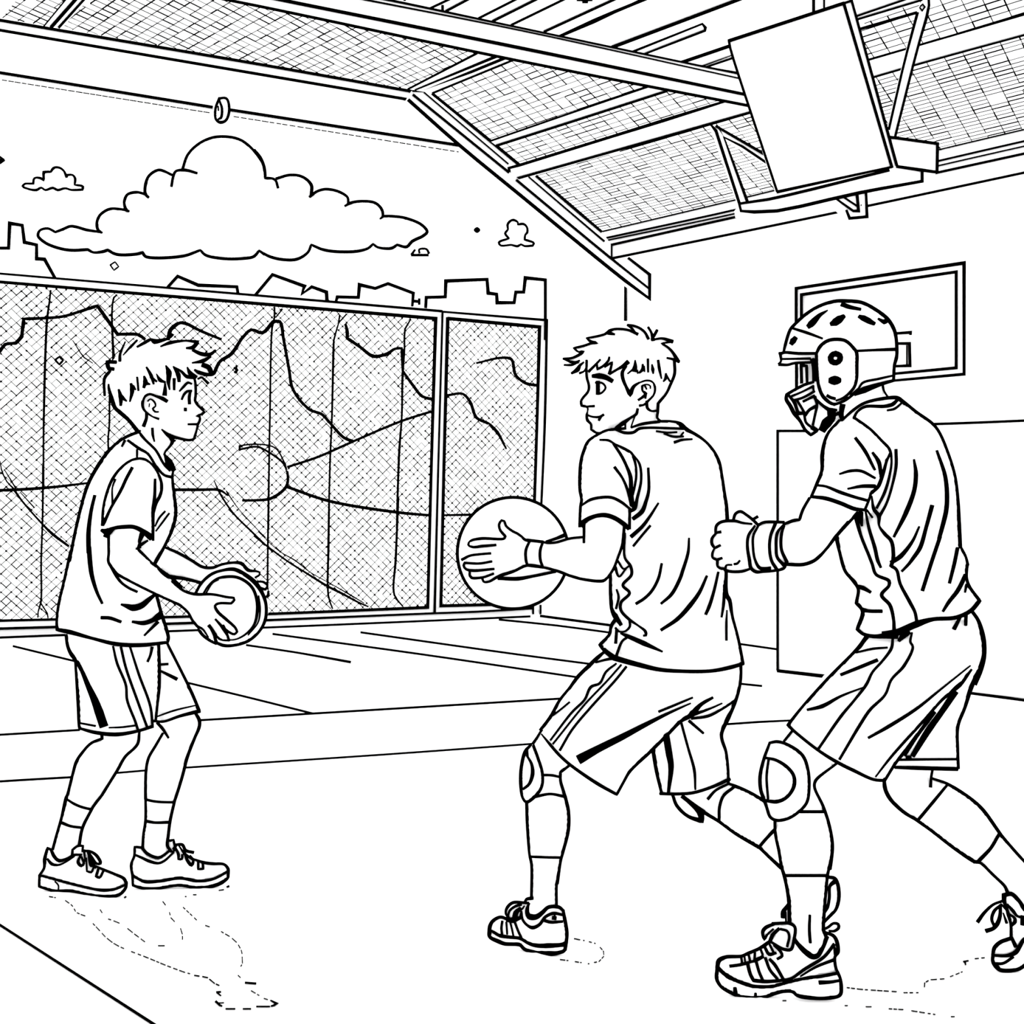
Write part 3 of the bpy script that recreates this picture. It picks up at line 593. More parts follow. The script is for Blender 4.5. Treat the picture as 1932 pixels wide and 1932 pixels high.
part('shirt', P2, 'cotton', [
  ("@h 500,170! 750,130 960,85 1080,88 1180,112! 1250,180 1400,262 1510,370 1580,500 1610,640 1640,850 1660,1050 @i 1650,100 1670,400 1720,650 1790,900 1832,1110!* 1700,1155* 1500,1192* 1200,1195* 950,1175* 700,1115* 490,1055!* 400,985 340,920! 440,805 470,700 455,400 455,200 @h 500,1560 570,1350 610,1200 640,1000 500,700 350,400 380,200", T2, {'k': .66, 'ext': [(0,110)]}),
  ("@h 520,200! 400,185 300,230 220,295 175,390 140,520 135,650 135,800 150,900 130,1180!* 190,1185* 250,1090* 380,1058* 500,1085* 640,1205!* 655,1000 690,900 700,780 720,650 700,500 650,410 560,340", [(1140,900,2.46)], {'k': .95, 'ext': [(0,70)]}),
  ("@h 510,180! 610,150 680,140 780,110 960,85 1180,112! 1200,155! 1060,155 850,150 750,160 690,195 600,200", [(1180,805,2.5),(1260,800,2.53)], {'k': .9, 'step': 3.5})],
 ink="@h 310,225:5 400,180:5 500,165:6 610,155:5;@h 340,205:5 220,290:6 175,390:7 145,500:7 135,650:8 135,800:7 150,900:6 140,960:6 130,1180:6;@h 960,80:5 1080,85:6 1180,110:8 1240,165:9 1400,260:6 1510,370:6 1580,500:7 1610,640:6 1640,850:7 1655,950:8 1665,1110:9;"
 "@i 1655,150:7 1655,400:11 1690,450:8 1720,620:6 1780,850:6 1830,1110:7;@i 1640,300:6 1630,500:6 1610,630:4;@i 1665,560:3 1660,700:5 1660,870:5;@i 1835,1115:7 1700,1155:8 1500,1192:7 1200,1195:7 950,1175:8 700,1115:10 490,1055:11! 400,985:9 340,920:7! 440,810:6 460,720:7 500,660:8;@i 450,180:6 455,400:8 470,560:8 500,620:11 560,710:7;"
 "@h 600,1250:5 600,1500:5 660,1590:6 670,1680:6 580,1790:6 650,1870:6 @i 560,480:6 560,560:6 640,650:6 740,720:4 815,780:6 820,820:6 795,825:4;@i 650,670:5 652,730:5 600,780:4 540,780:4 505,745:5;@i 515,760:6 505,900:6;@i 560,800:4 630,830:8 800,905:10 990,990:4;@i 630,840:5 575,880:5 510,1040:6;@i 515,345:4 535,420:5 510,540:5;"
 "@h 530,1540:5 590,1620:4 650,1585:4;@h 500,1600:7 540,1700:4 610,1620:4;@h 340,275:4 430,280:5 500,320:4 600,370:6 670,420:7 710,520:5 720,650:5 700,780:5 680,870:4;@h 485,320:5 560,430:6 620,550:6 660,660:8 665,800:9 680,950:10 700,980:7;@h 690,430:3 755,530:5 770,700:5 730,880:6 700,990:9 660,1020:6;"
 "@h 495,560:6 580,680:5 640,830:6 665,960:5;@h 155,955:4 240,900:6 350,875:6 460,875:6 560,920:6 650,990:5;@h 155,1160:15 200,1110:9 300,1068:8 400,1060:9 500,1092:9 600,1160:9 640,1200:8;@h 652,990:6 650,1200:6;"
 "@h 845,570:5 850,800:6 820,920:7 780,1020:9 690,1095:8;@h 950,935:4 850,1090:6 780,1180:7 670,1280:8;@h 865,1170:5 780,1270:5 690,1380:5;@h 1270,1300:4 1260,1450:6 1200,1650:7 @i 1180,220:7 1090,390:7 980,490:5;@i 985,75:5 950,230:6 880,360:6 800,440:6 720,490:6;"
 "@i 1455,205:5 1380,370:7 1280,510:9 1150,650:8 980,765:6;@i 1575,165:5 1530,360:6 1480,520:7 1445,600:6;@h 670,145:4 780,110:6 960,85:6;@h 510,170:5 600,202:6 690,198:6 750,160:6 850,150:5 1060,155:5 1220,160:5;@h 930,185:4 1050,200:4 1140,195:4;@h 1010,210:4 1100,240:5 1210,240:4;@h 1210,200:4 1180,240:4;@h 1120,300:6 1200,275:5 1300,268:4;@h 1185,120:9 1215,150:9")
part('shorts', P2, 'cotton', [
  ("@k 1130,700 1140,830 1200,1165!* 1300,1165* 1450,1160* 1600,1116* 1745,1050!* 1735,900 1690,760 1690,650 1740,540 1810,400 1838,250 1835,100 1400,120 1200,400", [(1320,1400,2.63)], {'k': .75, 'ext': [(10,70)]}),
  ("@k 750,50! 650,150 550,240 480,330 400,430 330,560 255,665!* 330,780* 480,930* 700,1085* 858,1172!* 960,985 1120,830 1260,690 1450,540 1640,500 1810,420 1838,280 1835,130 1800,40 1300,40", [(1120,1450,2.50),(1250,1290,2.55),(1380,1280,2.57)], {'k': .68, 'ext': [(-45,60)]})],
 ink="@k 760,40:6 700,90:8 640,150:9 550,240:9 480,330:6 400,430:6 330,560:8 250,660:6;@k 690,125:4 760,105:5 830,92:6;@k 350,545:4 420,490:4 480,440:4;@k 260,695:3 330,780:6 400,860:6 490,940:6 700,1085:7 855,1172:6! 910,1070:6 960,985:7 1120,830:8 1260,690:8 1360,590:8 1450,530:14 1520,460:8 1615,405:5;"
 "@k 850,135:4 770,200:5 720,290:5 650,320:6 600,420:5 500,520:5 330,740:4;@k 890,145:4 780,270:4 600,460:4 350,770:4;@k 930,160:5 850,260:5 650,480:5 500,660:5 405,820:5;@k 565,890:18 700,815:14 900,715:12 1080,620:9 1250,535:6 1440,450:3;@k 1190,515:5 1300,470:5 1455,405:4;@k 1440,545:8 1600,490:4 1690,450:3;"
 "@k 1450,570:5 1580,550:6 1680,500:5 1795,425:5;@k 1430,590:6 1540,685:5;@k 1368,610:5 1420,800:5 1470,980:6 1478,1130:4;@k 1145,820:9 1170,980:8 1210,1160:6;@k 1245,700:13 1270,850:13 1285,950:11 1265,1150:6;@k 1200,1165:6 1300,1168:6 1450,1160:6 1600,1116:6 1750,1050:7;"
 "@k 1840,130:6 1835,280:6 1800,420:7 1740,560:9 1685,700:7 1720,830:6 1735,950:6 1740,1085:6")
part('wristband', P2, 'cotton', [("@j 800,652 960,672! 928,760 933,860 962,938! 800,922! 772,850 780,760", [(1000,1045,2.393)], {'k': 1.1, 'step': 2.5, 'field': '@j 600,660 960,660 1300,640 1300,1000 960,950 600,920'})],
 ink="@j 825,665:5 785,760:6 785,860:6 802,925:5;@j 962,678:5 935,760:6 935,860:6 960,935:5;@j 800,655:6 960,675:6;@j 800,920:6 960,940:6")
part('sock', P2, 'cotton', [("@k 140,1235!* 210,1190* 330,1168* 440,1188!* 470,1300 472,1450 440,1600 412,1700 382,1900 @l 1045,170 1030,260 1035,510 1030,600 880,720 720,640 725,400 725,0 @k 180,1700 150,1450", [(1010,1560,2.508)], {'k': 1.0, 'ext': [(0,-60)]})],
 ink="@k 205,1190:6 330,1168:5 440,1188:6;@k 180,1665:5 300,1670:5 410,1672:5;@k 445,1190:8 470,1300:8 470,1450:8 430,1620:7 410,1700:6 385,1880:6 @l 1070,20:6 1045,170:6 1030,260:6 1030,510:6;@k 142,1240:6 147,1400:6 165,1650:6 180,1730:6 180,1932:6 @l 725,400:6")
part('sock', P2, 'cotton', [("@m 1130,665!* 1010,770* 945,920* 945,1085!* 1200,1268 1420,1405!^ 1530,1290^ 1640,1180!^ 1480,850 1300,740", [(1400,1520,2.635)], {'k': .95, 'ext': [(-60,-40),(60,40)]})],
 ink="@m 1120,680:6 1000,780:6 950,920:6 945,1070:6;@m 1620,1195:7 1530,1290:6 1435,1400:6;@m 1130,665:6 1300,735:7 1480,840:8;@m 945,1090:7 1150,1240:8 1420,1405:7")
kp = part('knee_pad', P2, 'plastic', [("@k 150,800! 200,785! 230,880 265,1000 260,1110 200,1190 140,1232! 110,1190 95,1080 100,950 125,830", [(1000,1450,2.46)], {'k': .9, 'step': 3})],
 ink="@k 175,778:5 130,830:7 100,950:7 95,1080:8 110,1200:5 140,1232:6 200,1190:8 260,1110:6 265,1000:6 230,880:6 195,785:6;@k 140,860:4 180,930:6 188,1010:8 160,1090:6 115,1128:5;@k 140,820:7 150,870:4")
part('knee_strap', P2, 'plastic', [("@m 385,770! 430,900 560,1025 745,1095! 745,1020 700,940 640,880 500,790", [(1290,1520,2.6)], {'k': .6, 'step': 3})],
 ink="@m 380,775:6 430,900:7 560,1025:7 735,1090:10! 720,1000:13 660,930:9 500,790:6")
shoe(P2, "@l 730,430! 645,440! 640,470! 500,468 430,530 410,610 450,660! 350,640 260,690 220,760 210,840! 330,875 450,890 590,905 700,968 800,990 1100,985 1150,960! 1140,700 1112,570 1060,522 930,522 850,595 770,650 700,630! 700,500!",
 "@l 645,465:5 665,430:6 735,415:7;@l 690,475:5 500,470:6 430,530:6 413,600:5 450,655:5;@l 697,480:5 675,570:9 700,635:12 780,645:10 860,590:8 930,527:7 1060,525:7 1115,570:6;@l 1115,580:6 1135,700:8 1155,850:8 1135,1040:7;@l 430,680:7 500,682:11 600,650:6;@l 605,580:4 620,680:5 680,750:5 740,775:7 820,740:6 900,640:6 1000,600:6 1100,618:5;@l 890,690:6 960,708:6 1100,700:5;@l 985,655:7 1020,660:7;@l 1005,600:3 1010,640:4;@l 430,670:6 350,645:6 260,690:7 220,760:8 215,860:8;@l 370,700:5 360,780:5 370,870:5;@l 420,710:4 430,850:4;@l 465,700:4 490,800:4 505,870:4;@l 520,700:5 570,830:5 600,890:5",
 "@l 212,830! 330,872 450,888 590,903 700,967 800,988 1100,983 1150,955! 1130,1060! 1060,1080 930,1095 780,1078 640,1030 590,982 400,968 300,940 215,880!",
 "@l 240,815:5 350,872:7 450,888:6 590,903:7 700,965:7 780,985:9 900,990:10 1130,975:9;@l 215,800:8 215,880:7 320,940:8 400,967:8 590,982:8 640,1030:8 780,1075:8 930,1090:10 1060,1075:8 1125,1050:7 1150,950:7",
 "@l 440,640:4 460,570:5 520,520:5 600,490:6;@l 515,650:8 530,590:8 590,530:4;@l 545,650:4 560,590:4 620,540:4 640,510:3;@l 600,570:3 600,640:7",
 [(905,1780,2.565),(1000,1792,2.53),(1060,1800,2.506)])
part('shoe', P2, 'leather', [("@s 1480,345! 1580,362 1618,450 1632,600 1590,750 1500,850 1450,930 1440,1010! 1000,1010! 940,840 1010,690 1150,480", 2.65, {'k': .7, 'step': 4})],
 ink="@s 1490,350:6 1580,370:7 1612,440:8 1625,600:8 1590,740:7 1500,840:7 1450,900:5;@s 1590,400:9 1520,460:6 1512,600:6 1490,720:6 1460,780:4;@s 1010,690:6 950,780:9 945,840:8;@s 980,780:4 985,890:4")
part('shoelace', P2, 'cotton', [("@s 1440,985! 1480,960 1560,915 1620,920 1632,970 1580,1012 1500,1010", 2.6, {'k': .6, 'step': 2})],
 ink="@s 1450,985:5 1500,960:5 1560,915:5 1620,925:6 1625,970:6 1570,1010:5 1510,1008:4")
# large ball: a true sphere
def sphere_mesh(c, r, nu=64, nv=32):
    m = Mesh(); vs = []; fs = []
    for i in range(nv + 1):
        a = math.pi * i / nv
        for j in range(nu):
            b = 2 * math.pi * j / nu
            vs.append(c + Vector((math.sin(a)*math.cos(b), math.sin(a)*math.sin(b), math.cos(a))) * r)
    for i in range(nv):
        for j in range(nu):
            fs.append((i*nu+j, i*nu+(j+1) % nu, (i+1)*nu+(j+1) % nu, (i+1)*nu+j))
    m.add(vs, fs, 0); return m
cb = ray(968, 1043.5, 2.56); bm_ = sphere_mesh(cb, 105.5 / FPX * 2.56)
rim = ' '.join('%.1f,%.1f:%.1f' % (968 + 104.8*math.cos(t/24*math.pi), 1043.5 + 104.8*math.sin(t/24*math.pi), 7) for t in range(49))
ink_surface(bm_, make_bvh(bm_), "@z " + rim + ";@j 500,1055:7 700,1060:8 850,1035:6 1090,985:6;@j 1000,672:5 1100,640:6 1200,600:8", lift=1)
b2 = link('ball', bm_, 'leather'); b2['label'] = 'large plain round ball held out by the middle player in front of the fence'; b2['category'] = 'ball'

finish(P2, [b2])
# ================================================================ helmeted player at right
P3 = empty('person', (.92, 2.33, 0), 'player at the right in a vented helmet with face guard, fist pushed forward', 'person')
T3 = 2.34
part('body', P3, 'skin', [
  ("@n 290,500 275,700 272,880 275,1170 350,1300 420,1500 600,1560 820,1480 870,1580 1100,1480 1350,1380 1400,1310! 1385,1285 1340,1210 1325,1140 1440,900 1440,500 1200,250 800,180 450,300", [(1580,680,T3)], {'k': .8}),
  ("@o 500,330 850,250 1200,450 1400,800 1480,1200 1500,1600 @p 1560,700 1600,1000 1300,1160 900,1300 600,1330 550,1000 450,700 @o 500,1700 650,1300 650,900 550,600", T3, {'k': .42}),
  ("@o 450,480 280,600 230,850 170,1000 60,1160 @q 1190,135 1150,265! 1080,268 960,310 850,300 720,295 640,335 620,600 640,860 850,860 960,810 1200,808 1340,752 1470,625 1600,452 1860,175 @o 620,1300 700,1100 760,900 750,650", [(1600,900,2.24),(1560,1020,2.2),(1450,1030,2.27),(1400,1030,2.34)], {'k': .85}),
  ("@q 700,320 570,308 450,298 360,272 200,282 138,330 122,410! 80,490 82,565 118,605! 92,660 92,720 142,748! 152,830 205,855 300,888 450,888 560,858 700,880", [(1360,1030,2.40),(1440,1030,2.30)], {'k': .95, 'step': 3}),
  ("@q 345,285 365,195 430,158 500,200 585,265 660,335 500,330", [(1395,975,2.40)], {'step': 2}),
  ("@r 420,560 300,820 245,910 180,1200 140,1500 178,1600 205,1800 230,1932 @s 955,320 1000,480 1022,650 1030,900 1090,1140 1280,1320 1440,1130 1442,1000 1447,800 1462,600 1492,320 1550,0 @r 632,1750 612,1600 560,1440 490,1280 500,1232 675,1088 1000,900 1250,500 1200,100 950,90", [(1560,1350,2.28),(1480,1520,2.25),(1540,1750,2.265),(1700,1260,2.42),(1620,1300,2.36),(1560,1400,2.31)], {'k': .68}),
  ("@r 1300,300 1100,800 1040,1225 @t 240,290 300,425 470,592 630,692 800,812 1100,1042 1330,1192 1400,1212 1550,1350 1700,1500 1760,1640 1932,1800 2200,1900 2150,1500 1932,1190 1650,868 1420,560 1250,408 1000,250 820,182 800,60 @r 1600,1000 1700,400 1700,100", [(1700,1350,2.41),(1780,1300,2.46),(1932,1700,2.43)], {'k': .62})],
 vox=.0055,
 ink="@n 1325,1150:5 1340,1210:4 1385,1280:4;@n 275,880:6 275,1170:6;@q 1270,0:6 1190,140:6 1148,260:6! 1080,270:7 960,315:6;@q 960,802:7 1200,805:7 1340,750:7 1470,620:6 1600,450:8 1850,175:8;"
 "@q 570,312:4 460,300:5 360,275:6 200,287:6 140,332:6 125,420:5! 190,410:6;@q 130,430:5 85,490:6 85,560:6 120,605:6! 185,572:5;@q 110,620:4 92,660:5 92,720:5 145,748:6! 205,728:5;@q 150,750:6 155,830:5 200,855:6 250,855:6! 260,815:4 325,810:4;@q 240,870:6 300,890:6 450,890:6 550,858:5;"
 "@q 345,268:6 370,190:6 430,160:6 500,200:6 580,260:6 650,330:6;@q 580,260:6 638,225:6;@q 360,800:5 390,795:5 422,760:4;"
 "@r 310,840:5 250,915:5;@r 670,1090:5 500,1230:6 490,1280:6 560,1440:7 610,1600:7 630,1750:7 612,1932:7 @s 1530,150:6 1490,320:6 1462,600:6 1445,800:6 1440,1000:7 1470,1070:6;@r 175,1550:5 180,1650:6 210,1800:6 230,1932:6 @s 920,200:7 960,320:7 990,450:6 1022,650:7 1028,900:8;"
 "@t 235,190:6 240,290:8 300,420:9 470,590:8 630,690:7 800,810:7 1100,1040:8 1330,1190:9 1400,1210:6 1550,1350:6 1700,1500:6 1730,1570:7;@t 820,80:5 805,170:5 797,285:6;@t 820,185:5 1000,250:6 1250,410:8 1420,560:9 1650,870:7 1932,1190:6 2000,1260:6")
part('shirt', P3, 'cotton', [
  ("@o 370,392! 480,292 600,215 830,165 930,162 980,200! 1120,310 1280,425 1350,510 1440,720 1510,950 1540,1200 1550,1450 1562,1660 1620,1770 1640,1860 @p 1620,650 1612,790 1640,890 1750,1045!* 1660,1148* 1500,1222* 1250,1242* 1080,1292* 830,1392* 640,1425* 510,1402* 440,1350!* 500,1150 430,1068 450,920 400,830 310,720 250,520 215,370! 320,250 440,100 @o 620,1290 640,1000 500,600", T3, {'k': .68, 'ext': [(0,110)]}),
  ("@o 370,392! 300,440 230,520 190,620 170,750 162,900 120,1020 52,1162!* 200,1180* 350,1230* 500,1290* 600,1302!* 640,1200 670,1110 730,1050 790,900 820,800 868,710! 760,590 650,480 490,362!", [(1600,880,2.225)], {'k': .92, 'ext': [(-40,70)]}),
  ("@o 370,392! 480,292 600,215 830,165 930,162 985,205! 910,215 800,252 600,258 520,310 490,362!", [(1620,775,2.25),(1690,755,2.28)], {'k': .9, 'step': 3.5})],
 ink="@o 370,390:5 480,290:6 600,215:6 830,165:7 930,165:8 980,200:8 1120,310:7 1280,425:7 1350,510:6 1440,720:6 1510,950:6 1540,1200:7 1550,1450:9 1560,1660:9;@o 1565,1670:6 1620,1770:5 1640,1860:7 @p 1620,650:7 1610,790:6 1640,890:7 1750,1045:8! 1660,1148:8 1500,1222:8 1250,1242:8 1080,1292:13 830,1395:13 640,1425:8 510,1402:7 440,1350:7! 500,1150:9 430,1068:7! 450,920:6 400,830:8 310,720:7 250,520:6 220,370:9;"
 "@p 1515,480:7 1480,650:7 1430,850:6;@o 490,365:6 520,310:5 600,255:6 800,250:7 880,230:8 930,185:6;@o 830,290:4 900,275:5 980,210:4;@o 490,365:6 650,480:6 760,590:6 850,690:6 870,800:4 850,950:5 800,1120:6 720,1280:5;@o 860,720:5 820,800:6 790,900:8 760,990:9 730,1060:9 670,1120:8;"
 "@o 915,690:6 917,850:6 880,1040:5 820,1230:5 750,1360:6;@o 340,395:6 230,520:6 190,620:7 170,750:9 165,900:7 120,1020:7 60,1160:6;@o 120,1050:5 200,1060:5 350,1120:7 500,1170:6 630,1205:6;@o 55,1165:6 200,1182:8 350,1230:8 500,1290:8 600,1300:6;@o 660,1130:6 640,1200:5 600,1295:6;@o 505,570:6 600,700:7 700,890:5;@o 680,720:5 740,810:8 758,900:7 765,960:7;"
 "@o 345,935:4 450,905:6 560,905:6 700,975:5;@o 430,1085:4 570,1060:7 700,1060:8;@o 670,1160:3 690,1290:7 740,1360:8 745,1460:4 800,1540:7 870,1620:7 885,1810:7 @p 800,668:7! 860,710:6 900,860:6 1000,1050:7 1060,1170:6 1080,1280:6;@o 605,1300:4 640,1480:6 700,1680:7 730,1810:7 760,1880:5;"
 "@o 510,1380:8 560,1560:6 640,1760:6 @p 600,650:6 640,760:6 780,830:7 780,880:6 700,980:7 790,1090:7 830,1250:6 835,1375:7;@o 545,1330:15 570,1460:4;@o 620,1300:4 675,1375:4;@o 1098,790:4 1117,930:8 1100,1100:8 1020,1320:9 895,1570:5;@o 1330,700:5 1410,950:8 1430,1150:9 1420,1320:9 1350,1600:7 @p 1330,350:7 1230,650:7 1140,930:7;"
 "@o 1280,1260:8 1220,1480:7 1160,1680:8 1080,1800:7 @p 1000,640:6 920,725:5;@o 1150,1470:4 1080,1620:6 960,1770:9 870,1830:8;@p 1600,770:8 1520,930:8 1420,1060:7 1360,1155:5;@p 1612,870:5 1597,950:4;@p 500,1140:9 560,1152:7 700,1155:7;@p 440,890:8 500,905:9 580,950:6")
wb = part('wristband', P3, 'cotton', [("@q 600,345! 650,325 720,290 960,290! 965,340 922,440 922,620 1000,780! 960,845 850,872 700,888 610,895! 545,840 512,580 540,430", [(1440,1030,2.272)], {'k': 1.15, 'step': 3, 'field': '@q 200,270 640,330 960,285 1300,250 1300,850 960,850 640,895 200,890'})],
 ink="@q 605,340:5 530,450:6 515,580:6 540,750:7 560,850:7 620,895:7 700,892:6 840,880:6 960,850:6 985,790:6;@q 645,340:5 590,450:5 585,600:5 610,750:5 670,850:7 790,852:8;@q 855,310:7 800,450:6 785,600:6 810,760:6 870,860:7;@q 945,330:4 880,420:6 865,600:6 880,720:6 955,810:7;@q 960,340:5 932,430:6 930,620:6 995,775:7;@q 650,325:6 720,292:6 960,292:6")
part('shorts', P3, 'cotton', [
  ("@r 1100,500 1130,1100!* 1180,1132* 1620,1138!* 1630,1000 1625,800 1680,650 1730,480 1800,330 1830,200 1780,-20 1400,0", [(1720,1300,2.39)], {'k': .62, 'ext': [(40,70)]}),
  ("@r 900,95! 850,170 780,240 600,420 400,640 280,790!* 320,830* 520,990* 680,1090* 800,1150* 960,1222* 1045,1230!* 1200,1000 1380,760 1600,480 1780,350 1830,200 1780,-20 1300,10 1100,60", [(1560,1400,2.27),(1700,1250,2.32),(1830,1250,2.35)], {'k': .85, 'ext': [(-50,60)]})],
 ink="@r 900,100:10 850,170:10 780,240:7 600,420:7 400,640:6 280,790:7! 320,830:6 520,990:6 680,1090:7 800,1150:7 960,1222:6 1045,1230:6! 1130,1090:7 1200,1000:8 1380,760:9;@r 1800,0:6 1830,200:9 1800,330:9 1730,480:11 1680,650:7 1625,800:7 1625,1000:6 1630,1130:6;@r 1130,1125:6 1300,1130:8 1620,1138:8;@r 1160,1065:5 1350,1062:5 1620,1060:5;"
 "@r 1110,110:5 1100,180:6 1030,280:5 950,370:5 900,470:6 800,600:5 700,720:6 520,980:5;@r 1262,60:4 1250,130:5 1270,170:5 1200,320:6 1100,430:5 1050,550:5 930,670:6 850,790:6 690,1060:5;@r 435,668:5 550,640:8 700,560:5 880,490:3;@r 700,390:6 850,330:7 985,275:7;@r 820,215:4 950,185:5 1065,175:4;@r 920,890:5 1080,800:7 1300,660:6 1500,500:4 1725,320:3;"
 "@r 975,1200:3 1100,1040:5 1350,760:6 1500,590:6 1640,470:9 1735,350:4;@r 1270,1030:9 1400,820:12 1500,680:11 1600,530:13;@r 1200,1020:10 1300,870:9 1380,760:10 1440,690:7;@r 1040,75:14 1130,70:18;@r 1160,120:6 1220,50:16;@r 1220,1045:7 1250,1045:7;@p 1670,1155:7 1735,1250:7 1780,1380:8 1798,1500:9 1795,1650:9 1760,1790:9 1700,1932:9;@p 1605,1195:7 1603,1300:6;@p 1540,1225:6 1480,1340:8")
part('sock', P3, 'cotton', [("@r 180,1540!* 380,1478* 570,1475!* 612,1600 634,1750 615,1932 @s 1530,150 1494,320 1464,600 1447,800 1442,1000 1465,1080 1440,1200 1280,1340 1100,1170 1028,900 1022,650 990,450 955,320 @r 228,1932 205,1780 178,1640", [(1520,1640,2.255)], {'k': .92, 'ext': [(0,-60)]})],
 ink="@r 380,1476:6 570,1476:6;@s 970,335:6 1490,335:6;@s 1275,820:5 1270,1000:6 1280,1145:6;@r 575,1480:7 610,1600:7 632,1750:7 612,1932:7 @s 1530,150:6 1492,320:6 1463,600:6 1446,800:7 1440,1000:8 1470,1070:7;@r 176,1560:6 180,1650:6 210,1800:6 230,1932:6 @s 920,200:7 958,320:7 990,450:7 1022,650:8 1028,900:8")
part('sock', P3, 'cotton', [("@t 995,255!* 640,692!* 800,812 1100,1042 1330,1192! 1390,1190!^ 1530,1030^ 1640,860!^ 1420,560 1250,408", [(1830,1570,2.40)], {'k': .92, 'ext': [(-60,-50),(60,50)]})],
 ink="@t 990,275:5 820,480:6 645,690:6;@t 1625,870:6 1530,1030:6 1380,1190:7;@t 1000,250:6 1250,410:8 1420,560:9 1640,860:8;@t 635,695:7 800,812:7 1100,1040:8 1330,1192:9")
kp3 = part('knee_pad', P3, 'plastic', [("@r 130,930! 190,918 250,932 350,988 408,1045 445,1150 450,1280 430,1400 370,1475 280,1532 190,1547 140,1522 108,1440 90,1380 60,1300 55,1200 80,1080", [(1480,1480,2.18)], {'k': .45, 'step': 4.5})],
 ink="@r 135,930:5 190,920:6 250,933:6 350,988:7 405,1045:7 440,1150:6 448,1280:6 430,1400:6 370,1472:6 280,1530:6 190,1545:6 140,1520:6 110,1440:6 90,1380:7 65,1310:7 58,1200:7 88,1060:6 135,930:5")
part('knee_cap', kp3, 'plastic', [("@r 120,1060! 180,1066 270,1120 325,1190 325,1270 270,1360 190,1396 120,1380! 110,1200", [(1470,1480,2.15)], {'k': .45, 'step': 3.5})],
 ink="@r 105,1050:5 180,1065:6 270,1120:7 325,1190:7 327,1270:8 270,1360:7 190,1396:8 100,1388:6;@r 125,1070:5 110,1200:5 122,1375:5")
hel = part('helmet', P3, 'plastic', [
  ("@n 118,735! 140,640 200,458 260,395 400,268 560,173 750,118 900,116 1060,133 1230,218 1380,338 1462,470 1488,600 1490,800 1468,900 1455,1060! 1300,1120 1100,1195 990,1245! 860,1330 730,1378 600,1300 530,1150 515,760!", T3, {'k': .95, 'field': '@n 80,735 200,440 400,250 560,160 750,105 900,103 1060,120 1240,205 1400,330 1485,470 1510,600 1510,800 1500,1200 1300,1700 600,1800 100,1300'})],
 ink="@n 120,730:5 140,640:6 200,460:6 260,395:7 400,270:7 560,175:7 750,120:8 900,118:8 1060,135:8 1230,220:8 1380,340:9 1460,470:8 1487,600:7 1490,800:7 1465,900:6 1455,1060:6;@n 420,425:9 450,400:14 500,345:12 560,285:8 650,230:3;@n 695,395:7 740,375:15 800,335:15 850,300:8;@n 1035,300:6 1080,325:13 1150,360:13 1220,390:7;"
 "@n 830,155:9 920,190:9 1050,215:6;@n 1270,330:4 1340,368:10 1390,335:9;@n 210,635:8 235,600:13 262,565:9;@n 240,450:5 400,500:6 590,570:4;@n 1000,722:5 1200,712:5 1480,702:7;@n 1455,1020:4 1280,1060:5 1080,1110:5 1030,1180:4;@n 1460,1080:6 1300,1125:8 1100,1195:13 985,1245:8;@n 1030,1190:7 860,1325:6 730,1378:5")
part('visor', hel, 'plastic', [("@n 70,750! 120,735! 300,745 512,742! 512,810 440,865! 250,878 165,895 60,880! 82,830!", [(1500,680,T3-.06)], {'k': 1.5, 'step': 2.5})],
 ink="@n 70,762:6 120,742:6 300,752:6 512,752:6;@n 75,745:6 85,850:4 60,880:5;@n 100,820:4 440,815:5;@n 65,888:6 165,893:5 250,872:5 440,862:5")
part('ear_cup', hel, 'plastic', [("@n 515,760 560,668 650,595 760,575 870,597 960,678 1005,745 1010,900 1003,1080 965,1190 860,1325 730,1378 610,1295 545,1150 528,950", [(1578,705,T3-.12)], {'k': .5, 'step': 4})],
 ink="@n 512,760:5 560,670:7 650,600:7 760,580:7 870,600:7 960,680:7 1003,740:7 1008,900:7 1003,1080:6 965,1180:6 850,1290:5 760,1325:4;@n 515,760:6 525,950:5 545,1150:6 610,1290:7 730,1370:6 850,1325:4;@n 748,755:11 800,775:11 803,830:11 760,865:11 705,850:11 690,800:11 720,762:11 750,755:11;@n 678,1080:9 700,1080:15 740,1080:18 780,1080:15 802,1080:9;@n 650,1265:6 690,1288:6 740,1302:6")
part('goggles', hel, 'plastic', [("@n 320,880! 410,880! 412,1110! 325,1120!", [(1518,705,T3-.05)], {'k': .9, 'step': 2})],
 ink="@n 332,885:6 337,1110:6;@n 340,895:6 398,905:6! 405,1100:5;@n 470,830:9 490,900:10 495,1080:9")
part('face_guard', hel, 'plastic', [("@n 490,1090! 380,1130 260,1190 150,1245! 150,1310 200,1395 250,1480 320,1570 380,1685 450,1750! 520,1700 640,1600 760,1440 650,1420 560,1330 500,1240!", [(1510,770,T3-.07)], {'k': .8, 'step': 3})],
 ink="@n 480,1100:5 380,1130:6 260,1190:6 155,1250:6! 150,1310:7 200,1390:8 250,1480:9 320,1570:7 380,1680:6 450,1745:6! 515,1700:6;@n 220,1270:5 340,1220:4 480,1150:5;@n 250,1320:5 350,1290:5 490,1215:5;@n 180,1260:5 250,1350:7 300,1470:6 360,1480:5 390,1590:5 470,1660:5;@n 280,1320:5 330,1400:5 375,1480:5;@n 385,1500:6 430,1440:6 520,1390:7;"
 "@n 500,1280:6 525,1380:5 505,1480:5 475,1620:5;@n 360,1335:5 430,1300:5 490,1270:6;@n 470,1655:9 525,1690:8;@n 500,1300:5 600,1390:6 660,1430:8;@n 360,1480:6 280,1490:6;@n 480,1150:4 485,1215:4")
